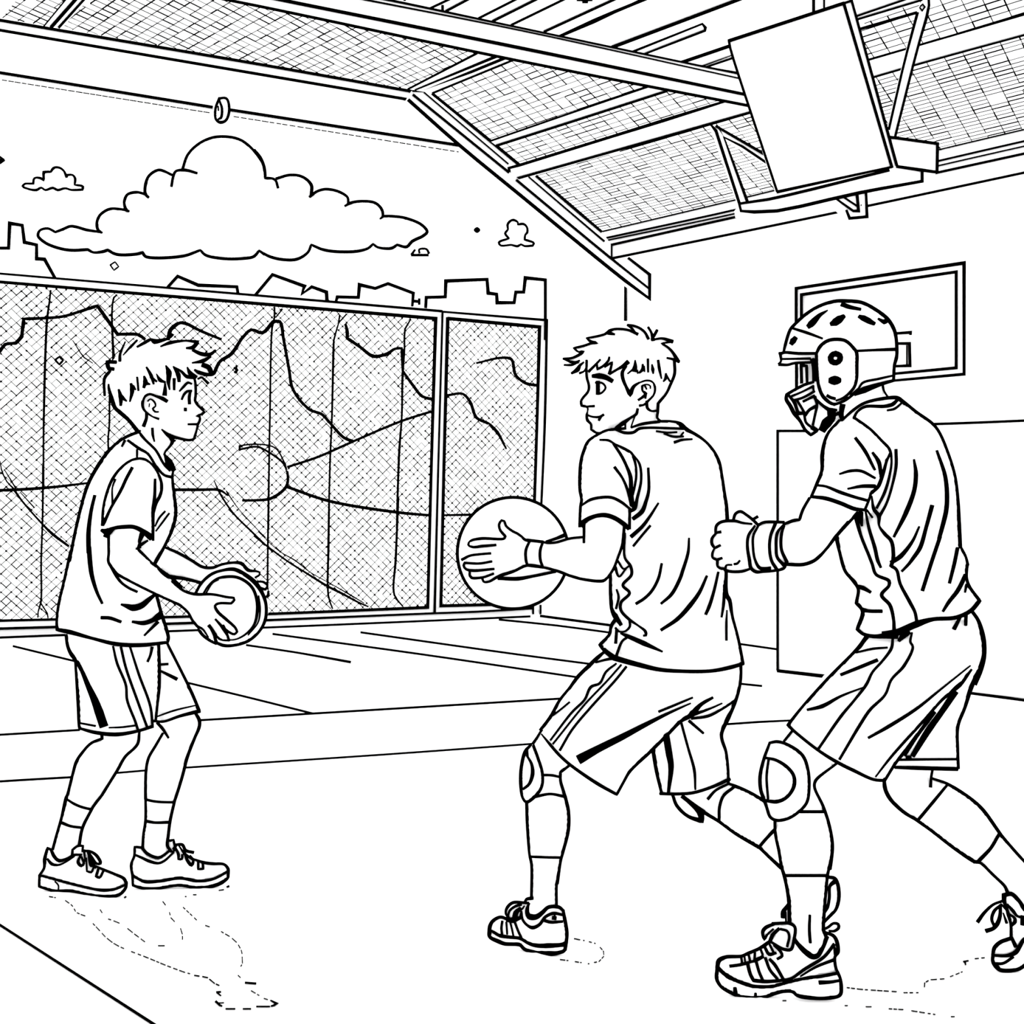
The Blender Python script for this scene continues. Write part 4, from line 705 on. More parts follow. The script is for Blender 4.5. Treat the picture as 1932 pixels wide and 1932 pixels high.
part('chin_strap', hel, 'plastic', [("@n 640,1430! 860,1370! 850,1540 820,1570! 700,1600 600,1700 550,1700!", [(1570,790,T3-.1)], {'k': .5, 'step': 2.5})],
 ink="@n 670,1440:10 760,1440:5;@n 700,1460:16 700,1530:16 640,1600:20 590,1680:14;@n 835,1385:11 822,1470:9 828,1560:7;@n 740,1500:5 800,1480:9 820,1540:6")
shoe(P3, "@s 140,1460! 165,1375 250,1322 450,1308 600,1240 780,1150! 820,1060! 760,1060 700,1090! 700,1010 800,930 1040,910! 1090,955 1092,1110! 1200,1240 1320,1310 1420,1220 1480,1072! 1560,1060 1602,1130 1620,1260 1585,1320 1612,1515! 1400,1560 1100,1610 800,1680 600,1680 400,1620 250,1545",
 "@s 150,1450:8 168,1370:9 250,1325:7 450,1312:6 520,1280:6 650,1225:6 790,1140:8! 820,1060:7 900,980:6;@s 800,1140:5 960,1230:6 1045,1232:6 1080,1120:6 1092,960:6 1030,915:7 950,912:6 820,918:6;@s 830,925:6 740,965:7 703,1010:7 703,1060:6 722,1110:7! 760,1050:4 830,985:4;@s 920,985:5 1000,1010:5 1025,1070:5 1000,1195:5;"
 "@s 1095,1120:8 1200,1240:11 1300,1312:12 1360,1305:11 1430,1200:9 1482,1080:8;@s 1455,1025:6 1560,1065:7 1600,1130:8 1612,1260:9 1580,1320:6 1590,1450:6 1612,1510:6;@s 1570,1170:6 1450,1320:6 1200,1480:6 1060,1580:5 980,1602:5;@s 1160,1560:3 1350,1445:5 1570,1358:6;@s 520,1410:7 550,1530:7 590,1610:7! 730,1622:7 900,1612:6 980,1600:5;"
 "@s 625,1390:6 660,1510:6 700,1600:6;@s 735,1340:6 790,1480:6 880,1590:6;@s 790,1355:6 850,1420:7 950,1590:6;@s 1570,1190:4 1590,1290:8",
 "@s 140,1460! 270,1550 400,1615 600,1678 800,1678 1000,1630 1200,1585 1400,1558 1612,1512! 1640,1580 1662,1700 1640,1785! 1530,1818 1200,1818 1120,1785 1060,1742 950,1740 850,1762 700,1812 500,1815 400,1790 290,1742 200,1680 142,1590!",
 "@s 148,1460:7 145,1590:8 200,1680:8 290,1740:8 400,1790:8 500,1815:9 700,1812:8 850,1762:8 950,1740:7 1060,1742:7 1130,1790:8 1250,1815:8 1530,1815:8 1640,1780:8 1655,1700:8 1640,1580:7 1612,1512:7;@s 165,1460:7 270,1555:9 400,1618:7 600,1680:7 800,1680:7 1000,1630:6 1200,1585:6 1400,1560:6 1600,1522:6;@s 365,1705:7 370,1765:9;@s 615,1770:5 615,1800:6;@s 1395,1635:8 1530,1628:6 1635,1610:5",
 "@s 440,1315:5 450,1390:5;@s 480,1310:4 490,1400:4;@s 530,1290:5 550,1380:5;@s 608,1270:5 600,1380:5;@s 680,1240:5 700,1310:5 620,1352:5;@s 730,1210:6 780,1290:7 862,1275:5;@s 790,1180:5 840,1280:5;@s 840,1180:5 920,1260:6 938,1310:6 880,1348:5;@s 305,1435:6 420,1420:6 500,1400:6 550,1385:5 640,1360:5 710,1320:5",
 [(1350,1850,2.3),(1590,1882,2.275)], k=.75, step=5)
shoe(P3, "@u 1690,360! 1780,350 1932,500 2100,650 2120,900 1932,900! 1890,970 1830,1060 1720,1100 1570,1098! 1550,1090 1570,1010 1640,940 1770,890! 1775,720 1740,600 1690,450", 
 "@u 1690,365:8 1780,352:8 1880,450:8 1932,530:8 2000,600:6;@u 1690,365:9 1690,440:8 1720,520:5;@u 1730,485:5 1800,560:7 1850,620:5 1932,640:5;@u 1920,630:9 1918,720:9;@u 1710,480:5 1740,600:7 1770,720:5 1775,870:6! 1830,985:8;@u 1760,600:4 1820,650:6 1822,690:7 1780,735:5;@u 1770,890:7 1640,940:7 1570,1010:7 1552,1100:6",
 "@u 1550,1090! 1720,1102 1830,1062 1890,972 1932,902 2120,850! 2120,1180! 1932,1220 1850,1265 1640,1270 1560,1190!",
 "@u 1552,1090:6 1558,1190:7 1640,1270:9 1850,1265:8 1932,1220:8 2000,1180:6;@u 1560,1097:5 1720,1102:6 1830,1062:8 1890,972:7 1932,902:6 2000,880:5;@u 1580,1200:6 1680,1195:5 1800,1118:5;@u 1600,1230:8 1620,1250:8",
 None, [(1880,1829,2.42)], k=.7)
m = Mesh()
bv = BVHTree.FromPolygons([ray(1800,1600,2.36), ray(2000,1600,2.36), ray(2000,1900,2.36), ray(1800,1900,2.36)], [(0,1,2,3)])
ink_surface(m, bv, "@u 1690,430:6 1650,445:5 1560,480:5 1450,580:6 1370,690:7;@u 1660,480:5 1570,560:6 1540,660:6 1570,740:6;@u 1645,490:6 1640,620:7 1610,710:8 1560,770:7 1475,800:8;@u 1680,585:3 1720,700:6;@u 1660,480:4 1710,540:4", 5)
link('shoelace', m, 'cotton', P3)
finish(P3)
# ================================================================ the place
GROUPS = {'cloud': 'clouds over the skyline', 'building': 'skyline buildings beyond the fence', 'rafter': 'rafters above the cross beam', 'purlin': 'purlins under the roof',
          'speck': 'tiny specks in the sky', 'hill': 'hills behind the fence', 'net': 'wire netting panels of the roof'}
def tagged(o, label, cat, group=None):
    o['label'] = label; o['category'] = cat; group = group or GROUPS.get(cat)
    if group: o['group'] = group
    return o
def pulled(fn, d):
    def f(x, y):
        p = fn(x, y); return p - (p - EYE).normalized() * d
    return f
def dashes(pts, on, off, w):
    """'x,y x,y' polyline -> string of short strokes"""
    P = [p[:2] for p in parse(pts)]; out = []; acc = 0.0; cur = None
    S = []
    for a, b in zip(P, P[1:]):
        n = max(1, int(math.dist(a, b)))
        S += [(a[0] + (b[0]-a[0])*i/n, a[1] + (b[1]-a[1])*i/n) for i in range(n)]
    i = 0
    while i < len(S) - 2:
        k = max(2, int(random.uniform(*on))); seg = S[i:i+k]
        out.append('@z %.1f,%.1f:%s %.1f,%.1f:%s' % (seg[0][0], seg[0][1], w, seg[-1][0], seg[-1][1], w))
        i += k + int(random.uniform(*off))
    return ';'.join(out)
def box_mesh(x0, x1, y0, y1, z0, z1):
    m = Mesh()
    m.add([(x, y, z) for z in (z0, z1) for x, y in ((x0,y0),(x1,y0),(x1,y1),(x0,y1))],
          [(0,3,2,1),(4,5,6,7),(0,1,5,4),(1,2,6,5),(2,3,7,6),(3,0,4,7)])
    return m
# ---- floor with its painted lines and drawn-in shadow outlines
m = box_mesh(-7, 7.5, .3, 16, -.12, 0)
w = 4.5
ink_fn(m, FLOOR, "@z -60,1738:4 0,1745:6 290,1932:6 420,2016:6", w, 30) if False else None
ink_fn(m, FLOOR, "@z -120,1667:5 0,1745:5 290,1932:6 400,2003:6;@z -100,1392:4 0,1386:4 150,1377:4;@z 370,1359:4 590,1346:4 1055,1318:4;@z -100,1482:4 0,1474:4 135,1466:4;@z 220,1458:3.5 278,1453:3.5;@z 350,1448:3.5 700,1425:3.5 1006,1403:3.5;"
       "@z 25,1219:4 140,1247:4;@z 354,1288:4 470,1316:4 590,1346:4;@z 465,1217:4 560,1231:4 661,1249:5;@z 515,1196:4 800,1235:4 1092,1278:4;@z 681,1193:4 980,1235:4 1125,1254:4;@z 942,1169:4 1050,1180:4 1148,1193:4;@z 1020,1162:5 1155,1180:5;@z 1467,1266:5 1565,1278:5 1600,1283:5;@z 1830,1308:4 1932,1321:5 2100,1342:5;@z -260,1213:5 0,1202.5:5 500,1184:4 1000,1163:4;"
       "@z 1397,1215:4 1467,1225:4;@z 1398,1290:4 1437,1294:4;@z 1373,1366:4 1430,1362:4 1492,1359:3.5", w)
shadow_dashes = [("@w5 320,142 365,150", 2), ("@w5 425,168 470,200 495,245 530,260 565,272", 2), ("@w5 605,318 645,360 680,400 725,437 760,460 810,482", 2),
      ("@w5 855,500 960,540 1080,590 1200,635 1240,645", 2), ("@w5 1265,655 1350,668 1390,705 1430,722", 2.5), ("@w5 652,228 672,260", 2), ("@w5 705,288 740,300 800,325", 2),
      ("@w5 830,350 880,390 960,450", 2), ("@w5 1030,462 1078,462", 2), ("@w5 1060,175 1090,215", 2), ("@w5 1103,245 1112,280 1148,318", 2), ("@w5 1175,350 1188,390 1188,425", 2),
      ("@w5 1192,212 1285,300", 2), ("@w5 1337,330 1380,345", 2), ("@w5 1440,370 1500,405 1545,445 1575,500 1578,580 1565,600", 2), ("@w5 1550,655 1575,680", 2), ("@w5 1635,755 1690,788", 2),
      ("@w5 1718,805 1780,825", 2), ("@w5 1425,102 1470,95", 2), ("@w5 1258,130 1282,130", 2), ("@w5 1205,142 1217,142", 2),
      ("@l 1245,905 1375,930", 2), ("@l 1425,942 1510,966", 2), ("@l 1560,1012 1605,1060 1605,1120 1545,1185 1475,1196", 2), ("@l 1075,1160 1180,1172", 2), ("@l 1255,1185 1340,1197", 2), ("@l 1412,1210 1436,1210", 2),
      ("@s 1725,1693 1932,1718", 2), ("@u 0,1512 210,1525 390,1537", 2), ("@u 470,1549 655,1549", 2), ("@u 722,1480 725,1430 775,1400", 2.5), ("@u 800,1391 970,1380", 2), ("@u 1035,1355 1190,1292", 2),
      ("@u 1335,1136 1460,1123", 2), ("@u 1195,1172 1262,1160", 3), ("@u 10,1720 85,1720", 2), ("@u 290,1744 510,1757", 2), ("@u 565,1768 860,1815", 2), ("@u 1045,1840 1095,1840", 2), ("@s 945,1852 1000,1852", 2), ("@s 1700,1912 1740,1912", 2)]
for pts, ww in shadow_dashes: ink_fn(m, FLOOR, dashes(pts, (6, 14), (2, 6), ww))  # dashed outlines of contact shadows, inked onto the floor
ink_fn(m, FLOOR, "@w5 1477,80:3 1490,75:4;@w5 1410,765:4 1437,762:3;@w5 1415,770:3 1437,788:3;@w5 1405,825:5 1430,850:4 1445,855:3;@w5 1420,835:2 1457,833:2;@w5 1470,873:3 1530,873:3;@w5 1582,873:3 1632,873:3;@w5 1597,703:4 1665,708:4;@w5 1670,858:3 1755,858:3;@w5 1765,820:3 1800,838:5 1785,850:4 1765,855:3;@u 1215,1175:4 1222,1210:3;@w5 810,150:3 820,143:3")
fl = link('floor', m, 'concrete'); fl['kind'] = 'structure'
g = link('ground', box_mesh(-200, 200, 16, 420, -.3, -.01), 'turf'); g['kind'] = 'structure'
g2 = link('ground', box_mesh(-200, -7, -5, 16, -.3, -.01), 'turf'); g2['kind'] = 'structure'

# ---- wire fence
FA = FLOOR(0, 1201); FB = FLOOR(1000, 1161)
fu = (FB - FA).normalized(); fnrm = Vector((fu.y, -fu.x, 0))
FP = plane(FA, fnrm)
fence = empty('chain_link_fence', FA, 'tall wire mesh fence with a wide and a narrow steel-framed panel behind the boy', 'fence')
bk = -fnrm * .045
if bk.y < 0: bk = -bk
slab('frame', fence, 'steel', ["@z -260,494 834,587 834,602 -260,510", "@z 822,600 835,588 820,1158 806,1146", "@z -260,1179 807,1146 820,1158 -260,1194"], FP, bk,
     "@z -260,494:4 0,516:4 834,587:5;@z -260,510:6 0,532:6 822,601:7! 814,870:6 807,1146:6! 400,1162:5 0,1171:5 -260,1179:5;@z 835,590:4 827,880:4 820,1157:5;@z -260,1194:5 0,1186:5 400,1174:5 820,1157:4", 4)
slab('frame', fence, 'steel', ["@z 834,587 1032,604 1032,618 834,601", "@z 834,590 846,600 832,1144 820,1157", "@z 1019,612 1033,604 1020,1162 1006,1140", "@z 820,1144 1010,1138 1020,1150 820,1157"], FP, bk,
     "@z 835,588:4 1032,604:5! 1028,800:5 1020,985:4;@z 846,601:7! 1018,617:7! 1013,800:6 1007,985:6;@z 845,600:7 838,870:6 832,1143:6! 950,1140:6;@z 1006,1140:4 1006,1158:4;@z 1020,1142:4 1020,1158:4;@z 820,1157:4 900,1154:4 1003,1148:4;@z 1030,604:7 1029,640:6", 4)
slab('kerb', fence, 'concrete', ["@z -260,1195 1020,1150 1020,1162 -260,1213"], FP, bk * 3, "", 5)
for poly in ("@z -260,510 822,602 807,1146 -260,1179", "@z 846,601 1018,617 1006,1140 832,1143"):
    m = Mesh(); net(m, FP, poly, fu + Vector((0,0,1)), fu - Vector((0,0,1)), .0405, .0405, .0041, keep=.95, knots=.011)
    o = link('wire_mesh', m, 'steel', fence)
    o.data.materials[0] = INK
tw = ["@w0 355,550:4 345,640:4 330,750:5 318,1000:5 310,1300:5 305,1600:4 305,1930:4 @w2 315,300:5 310,700:4 300,1000:4 298,1300:4 278,1370:3 276,1410:3;@w2 300,1310:3 345,1380:3 350,1412:3",
      "@w0 820,580:3 798,600:4 785,700:4 790,900:5 795,1040:6 770,1250:4 766,1500:4 758,1580:4 760,1670:4",
      "@w1 122,580:4 122,640:4 108,700:4 100,870:4 95,1200:4 90,1450:4 85,1930:4 @w3 105,0:4 98,500:4 95,860:4;@w1 130,640:3 170,590:3",
      "@w1 518,630:4 510,680:3 482,780:4 480,850:5 470,1270:4 460,1500:4 450,1930:4 @w3 545,180:4 540,500:5 540,870:4 570,960:3;@w1 515,670:3 560,620:3",
      "@w1 950,650:3 915,710:4 912,820:4 900,1000:5 895,1250:4 880,1450:5 865,1930:4 @w3 1050,150:4 1030,600:5 1020,860:4 1080,940:3"]
for s_ in tw:
    m = Mesh(); ink_fn(m, pulled(FP, .01), s_, 4, 12); link('tension_wire', m, 'steel', fence)
for s_ in ['@w2 0,270:2 10,330:3 50,420:3 110,480:4', '@w2 30,330:2 80,410:3 115,470:3', '@w2 110,490:5 160,560:4 300,720:4 380,800:6 500,890:5', '@w2 150,500:2 250,610:3', '@w2 1560,410:2 1600,500:4 1700,650:4 1830,780:4 1930,880:5', '@w2 1650,490:3 1740,620:2 1850,740:2 1932,830:2', '@w3 0,430:4 100,510:4 250,620:4 330,670:4 540,800:5 640,850:5 760,915:4 830,945:3', '@w3 30,400:2 180,540:2 300,610:3 400,690:2 560,780:2 700,860:3 800,920:2', '@w0 510,900:2 590,1020:3 650,1060:2']:
    m = Mesh(); ink_fn(m, pulled(FP, .012), s_, 4, 10); link('sagging_cable', m, 'steel', fence)

# ---- rolling land behind the fence
HZ = 60
hills = [("hill", "@z -400,1000 -400,640 0,662! 10,650 30,647 42,636! 45,602! 90,600 120,597 184,576! 222,631! 262,632! 300,650 320,620 340,608 400,635 417,640 436,648 457,622 476,622 515,606! 530,660 540,700 553,735 583,773 608,781 648,826! 700,1000", 62, 'long hill with a peaked ridge behind the left half of the fence'),
         ("hill", "@z 648,1000 652,640! 655,636 704,672 735,657 760,656! 760,700 795,747 820,756! 860,760 860,1000", 66, 'steep hill behind the right end of the wide fence panel'),
         ("hill", "@z 836,1000 843,746! 873,743 888,760 899,788 921,800 954,848! 990,900 1010,1000", 60, 'low dark-edged hill in the lower part of the narrow fence panel'),
         ("hill", "@z 840,1000 900,685! 946,675 965,677 974,708 992,723 1013,727! 1020,1000", 68, 'high hill behind the top right of the narrow fence panel'),
         ("hill", "@z 520,1000 543,880! 600,858 666,833! 760,795 820,775! 840,1000", 56, 'smooth slope rising to the right behind the wide fence panel')]
ho = []
for n_, poly, z_, lab in hills:
    m = Mesh(); inflate(m, poly, z_, k=.25, step=16)
    ho.append((tagged(link(n_, m, 'turf'), lab, 'hill'), m))
m = Mesh(); inflate(m, "@z -400,1010 -400,940 0,925 90,921 165,912! 330,924! 414,924 480,905! 540,918! 600,938 700,958 820,973! 890,971 1015,972 1015,1010", 42, k=.25, step=10)
ho.append((tagged(link('embankment', m, 'turf'), 'low bank of ground along the foot of the hills behind the fence', 'embankment'), m))
allm = Mesh()
for o, mm in ho: allm.add(mm.v, mm.f)
tr = make_bvh(allm)
hink = ["@z -60,690:6 0,662:7 10,650:7 30,647:7 42,634:8! 45,602:7! 90,600:6 120,597:6 184,577:7! 222,631:7! 262,632:7 273,640:6;@z 318,640:8 322,622:8 342,609:7 380,625:6 417,640:5;@z 385,707:7 404,704:7! 415,682:6 436,668:7 457,638:6 474,622:6 495,628:7 515,607:7! 528,607:7 535,640:6 545,695:6 553,735:6 583,772:6 608,782:6 620,795:6 648,825:6 666,833:7",
        "@z 652,612:5 655,625:7 655,638:7! 680,655:6 704,672:7 730,668:7 745,658:5 758,657:6! 760,700:5! 780,728:6 797,748:6 820,754:6",
        "@z 843,746:5 873,743:5 887,758:6 899,788:6 921,799:6 938,815:6 955,847:4", "@z 899,685:4 946,675:5 965,678:6 973,708:6 992,723:6 1013,727:6",
        "@z 543,881:5 600,862:5 666,833:5 756,795:5 818,775:5",
        "@z -60,925:5 0,925:6 90,920:6 168,911:4;@z 330,924:6 375,924:6 415,925:5 430,935:3;@z 452,841:3 480,838:3 519,845:3 539,877:3;@z 452,848:4 485,843:4 505,852:4 535,875:4 543,897:5 540,918:6 512,940:6 480,944:5 458,944:5;@z 540,918:6 620,945:6 745,966:6 820,973:5;@z 838,972:4 890,971:5;@z 452,841:4 452,850:4"]
for (o, mm), s_ in zip(ho, hink):
    q = Mesh(); ink_surface(q, tr, s_, 5, 6, lift=1.0); add_ink(o, q)

# ---- skyline
blds = [("@z -120,468 18,468 18,420 42,424 46,458 70,462 70,489 84,489 104,525 104,985 -120,985", "@z -120,468:6 16,468:6! 18,421:7! 42,425:6! 46,457:7! 69,462:6! 69,488:7! 84,489:7! 103,523:6", 92, 'stepped building with a tall block at the far left of the skyline'),
        ("@z 317,542 335,520 374,538 447,540 449,556 449,985 317,985", "@z 317,541:6! 335,521:6! 374,538:7! 447,541:6! 449,553:6", 96, 'low building with a pitched left roof in the skyline below the big cloud'),
        ("@z 483,556 514,517 575,540 572,550 588,541 616,552 617,570 617,985 483,985", "@z 483,555:6! 514,518:6! 575,540:7! 570,554:6! 588,541:6! 616,551:7! 617,568:7 623,570:5", 94, 'skyline building with a long slanted roof and a small broken gable'),
        ("@z 634,570 636,560 676,560 678,536 708,544 732,534 779,553 779,580 779,985 634,985", "@z 634,568:5! 636,560:6! 676,561:6! 678,537:7! 708,544:6! 732,535:6! 780,553:6! 778,577:5;@z 779,568:6 791,569:6;@z 791,564:5 791,574:5", 98, 'skyline building with a wavy top next left of the notched one'),
        ("@z 803,580 803,561 840,560 841,530 919,527 920,553 937,556 938,571 971,571 973,551 989,551 991,524 1030,528 1030,985 803,985", "@z 803,580:6! 804,561:6! 840,560:6! 841,530:7! 919,527:6! 921,553:7! 937,555:6! 938,571:7! 970,571:6! 973,551:6! 988,551:6! 991,524:7! 1029,528:6! 1029,604:6", 90, 'battlement-like building with a deep notch at the right end of the skyline')]
for poly, st, z_, lab in blds:
    pl = plane((0, z_, 0), (0, 1, 0))
    xr = [p[0] for p in parse(poly)]; sx = (max(xr) if max(xr) < 966 else (min(xr) + max(xr)) / 2) - 966
    tagged(slab('building', None, 'concrete', [poly], pl, (sx / FPX * 9, 9, 0), st, 6), lab, 'building')

# ---- clouds and specks in the sky
big = "@v2 740,1695! 600,1675 520,1650 460,1675 405,1690! 340,1665 290,1680 280,1720 330,1770 430,1810 520,1825 640,1820 750,1835 850,1855 1060,1870 1330,1865 1460,1825! 1620,1885 1770,1885 1890,1825! @v3 110,1870 200,1890 310,1890 390,1840 415,1785! 500,1820 600,1835 750,1832 865,1780! 1000,1810 1110,1800 1230,1720 1262,1690 1220,1640 1100,1590 940,1575! 930,1530 880,1480 780,1468 690,1485! 680,1440 620,1400 520,1380 420,1418! 415,1350 350,1290 260,1280 160,1300! 80,1295! @v2 1925,1220 1850,1100 1770,1030 1690,1000 1560,1000 1450,1050 1370,1130 1335,1230! 1280,1250 1255,1275! 1160,1240 1090,1280 1062,1340 1060,1420! 990,1400 930,1420 905,1470 925,1535! 800,1525 730,1570 710,1620"
cl = part('cloud', None, 'vapour', [(big, 230, {'k': .35, 'step': 11})], w=5,
 ink="@v2 745,1695:3 720,1690:5 640,1678:6 520,1650:6 460,1672:6 405,1692:5! 345,1665:5 290,1682:5 278,1720:6 330,1770:6 430,1810:6 520,1825:6 640,1820:6! 680,1840:5 750,1835:6 785,1823:6! 850,1855:6 1000,1852:6 1040,1840:6! 1060,1870:6 1330,1868:6 1460,1825:5! 1500,1860:6 1620,1885:6 1770,1885:6 1850,1870:6 1890,1828:5! 1925,1855:5;"
 "@v3 0,1865:5 35,1830:5! 110,1870:6 200,1892:6 310,1890:6 390,1840:5 415,1785:5! 500,1820:6 600,1835:6 750,1832:6 830,1810:5 865,1780:5! 900,1803:5 1000,1810:6 1040,1785:5! 1110,1800:6 1150,1760:6 1230,1720:6 1260,1690:6 1220,1640:6 1100,1590:6 1000,1577:6 935,1575:5;@v3 915,1595:3 935,1580:5 930,1530:6 880,1480:6 780,1468:6 700,1480:6 660,1502:4;@v3 685,1480:5 680,1440:5 620,1400:6 520,1380:6 450,1400:6 403,1435:5;@v3 415,1420:6 415,1350:7 350,1290:6 260,1277:6 160,1303:6;@v3 172,1368:5 150,1310:5 80,1297:6! 72,1220:6 45,1150:6 0,1095:6;"
 "@v2 1930,1250:6 1920,1200:6 1850,1100:6 1770,1030:6 1690,1002:6 1560,1002:6 1450,1050:6 1370,1130:6 1332,1232:6;@v2 1435,1262:5 1350,1240:6 1280,1250:5 1262,1290:5 1250,1358:5;@v2 1255,1275:5 1160,1240:6 1090,1280:6 1064,1340:7 1060,1415:6 1082,1438:5;@v2 1062,1415:5 990,1402:6 930,1420:6 907,1470:6 922,1535:6 940,1540:4;@v2 925,1530:5 800,1525:6 730,1570:6 708,1620:6 712,1670:6 740,1697:4")
tagged(cl, 'very large billowing cloud above the skyline', 'cloud')
cl = part('cloud', None, 'vapour', [("@v2 165,1360 180,1340! 240,1338! 250,1300 318,1308! 320,1255 372,1252! 410,1222 450,1235 487,1282! 530,1275 547,1345! 600,1355 603,1383! 450,1386 265,1386 200,1375", 210, {'k': .5})],
 ink="@v2 240,1338:4 185,1338:4! 165,1358:5 200,1376:4 265,1386:5 300,1368:4 330,1386:4 385,1370:5 420,1386:5 475,1373:4 520,1385:4 600,1383:5! 605,1360:5 545,1347:4! 548,1300:5 530,1276:4 485,1276:5;@v2 243,1340:5 250,1300:4 300,1300:5 318,1318:4! 318,1255:6! 372,1252:5! 390,1225:5 430,1222:5 465,1245:4 485,1290:5")
tagged(cl, 'small flat-based cloud at the upper left of the big cloud', 'cloud')
cl = part('cloud', None, 'vapour', [("@w1 1482,190 1545,160! 1522,130 1540,105! 1540,75 1575,48 1602,75! 1640,75 1657,110 1645,168! 1700,190 1690,207! 1600,205 1495,203", 215, {'k': .5})],
 ink="@w1 1545,160:4 1485,185:5 1495,203:4 1560,200:4! 1600,208:5 1620,197:4 1640,207:4 1690,205:5! 1700,190:4 1643,167:5! 1645,140:4 1658,125:5 1655,90:4 1635,73:5 1602,75:5! 1600,62:4 1575,48:5 1548,60:5 1537,80:5 1540,105:4 1523,130:5 1545,160:4")
tagged(cl, 'small three-lobed cloud beside the sloping roof beam', 'cloud')
cl = part('cloud', None, 'vapour', [("@w1 950,258 975,230! 1000,222 1045,228 1062,255! 1030,266 955,264", 205, {'k': .5, 'step': 2})],
 ink="@w1 955,262:5 1055,262:5;@w1 955,258:5 975,230:4;@w1 1003,248:4 1000,228:4 1045,225:4 1060,250:5")
tagged(cl, 'tiny cloud wisp just under the right end of the big cloud', 'cloud')
def speck(poly, ink, z_, name, lab):
    o = part(name, None, 'vapour', [(poly, z_, {'k': 1, 'step': 1.8})], ink=ink); return tagged(o, lab, 'speck')
speck("@z 207,500 216,493 224,503 215,510", "@z 208,500:3 217,494:3! 224,503:3! 215,510:3! 208,500:3", 120, 'speck', 'tiny diamond-shaped speck in the sky right below the big cloud')
speck("@z 895,434 900,429 905,434 900,439", "@z 895,434:4 897,434:9 899,434:11 901,434:11 903,434:9 905,434:4", 120, 'speck', 'tiny black dot in the sky between the big cloud and the three-lobed cloud')
speck("@z -8,301 2,296 8,302 2,308", "@z 0,296:4 8,302:4! 0,308:4;@z -2,302:6 7,302:6", 120, 'speck', 'tiny dark speck at the left edge, above the small flat cloud')
speck("@z 105,679 112,673 120,680 112,688", "@z 104,679:4 112,673:4! 119,680:4! 112,688:4! 104,679:4", 20, 'speck', 'tiny diamond speck seen through the fence at the left')
speck("@z 440,697 446,691 450,697 446,705", "@z 442,694:5 448,698:5! 443,703:5;@z 446,690:4 446,704:4", 20, 'speck', 'tiny dark speck seen through the fence right of the boy\'s head')

# ---- roof
d2 = Vector((1.124, -1, 0)).normalized()
nb_ = Vector((-1, -1.124, 0)).normalized()
PE = Vector((1.49, 15.1, 5.0)); AP_ = Vector((-1.126, 12.16, 6.13))
slope = (AP_.z - PE.z) / ((AP_ - PE).dot(nb_)); e_b = (nb_ + Vector((0, 0, slope))).normalized()
PR = plane(PE, d2.cross(e_b)); PH = plane((0, 0, AP_.z), (0, 0, 1))
def RP(x, y):
    p = PR(x, y)
    if p.y > 0 and p.z <= AP_.z + .001: return p
    return PH(x, y)
AF = plane(AP_, fnrm)                 # upright plane of the left eave beam, parallel to the fence
CF = plane((.07, 9.46, 5.4), fnrm)    # the big cross beam
BF = plane(PE, d2)                    # sloping gable edge
EF = plane(PE, nb_)                   # right eave
UP = Vector((.03, .12, .05))
RP2 = pulled(RP, .05); 
def roof_net(name, poly, e1, e2, s1, s2, lab, keep=.97, r=.0058):
    m = Mesh(); net(m, PH if e1 is eA else PR, poly, e1, e2, s1, s2, r, keep=keep, knots=.0)
    o = link(name, m, 'steel'); o.data.materials[0] = INK
    return tagged(o, lab, 'net')
eA = (PH(640, 116) - PH(600, 95)).normalized(); eV = d2
roof_net('roof_netting', "@z 108,52 770,168 899,101 899,62 500,-16 165,-8", eA, eV, .13, .105, 'wire netting under the left roof, between the long eave beam and the big cross beam')
roof_net('roof_netting', "@z 5,34 83,48 130,-6 36,-6", eA, eV, .13, .105, 'small corner of roof netting at the very top left')
roof_net('roof_netting', "@z 816,176 925,265 1225,163 1180,132 965,85", e_b, eV, .085, .16, 'upper wire netting of the right roof slope, above the thin purlin')
roof_net('roof_netting', "@z 937,276 979,311 1362,192 1258,172", e_b, eV, .08, .16, 'wire netting between the thin purlin and the broad purlin')
roof_net('roof_netting', "@z 1560,80 1648,112 1940,25 1940,-45 1700,10", e_b, eV, .085, .16, 'wire netting at the top right above the broad purlin, beside the near backboard')
roof_net('roof_netting', "@z 1012,332 1135,436 1540,340 1940,243 1940,64 1500,190", e_b, eV, .062, .17, 'lowest broad band of wire netting above the right eave beam', .96)
def beam(name, polys, fn, off, ink, lab, cat='beam', w=5, group=None):
    return tagged(slab(name, None, 'steel', polys, fn, off, ink, w), lab, cat, group)
beam('eave_beam', ["@z -260,-7 772,171 776,188 -260,13"], AF, (-.04, .14, .063), "@z -260,-7:6 0,38:6 500,123:6 775,172:6! 777,180:4! 772,188:5;@z -260,13:6 0,57:6 500,142:6 771,188:6", 'long straight eave beam along the left roof edge')
beam('cross_beam', ["@z 200,-72 480,-52 734,-2 980,53 1392,137 1415,200 980,115 480,10 200,-47"], CF, (0, .2, .088),
     "@z 300,-25:6 480,10:6 980,115:6 1415,200:6;@z 400,-27:7 532,0:7 980,90:7 1405,178:6;@z 640,-10:3 692,0:4 980,57:3 1396,148:3;@z 690,-8:4 734,0:5 980,52:4 1350,130:4 1392,138:5;@z 762,0:4 765,0:4", 'broad cross beam running down to the near backboard')
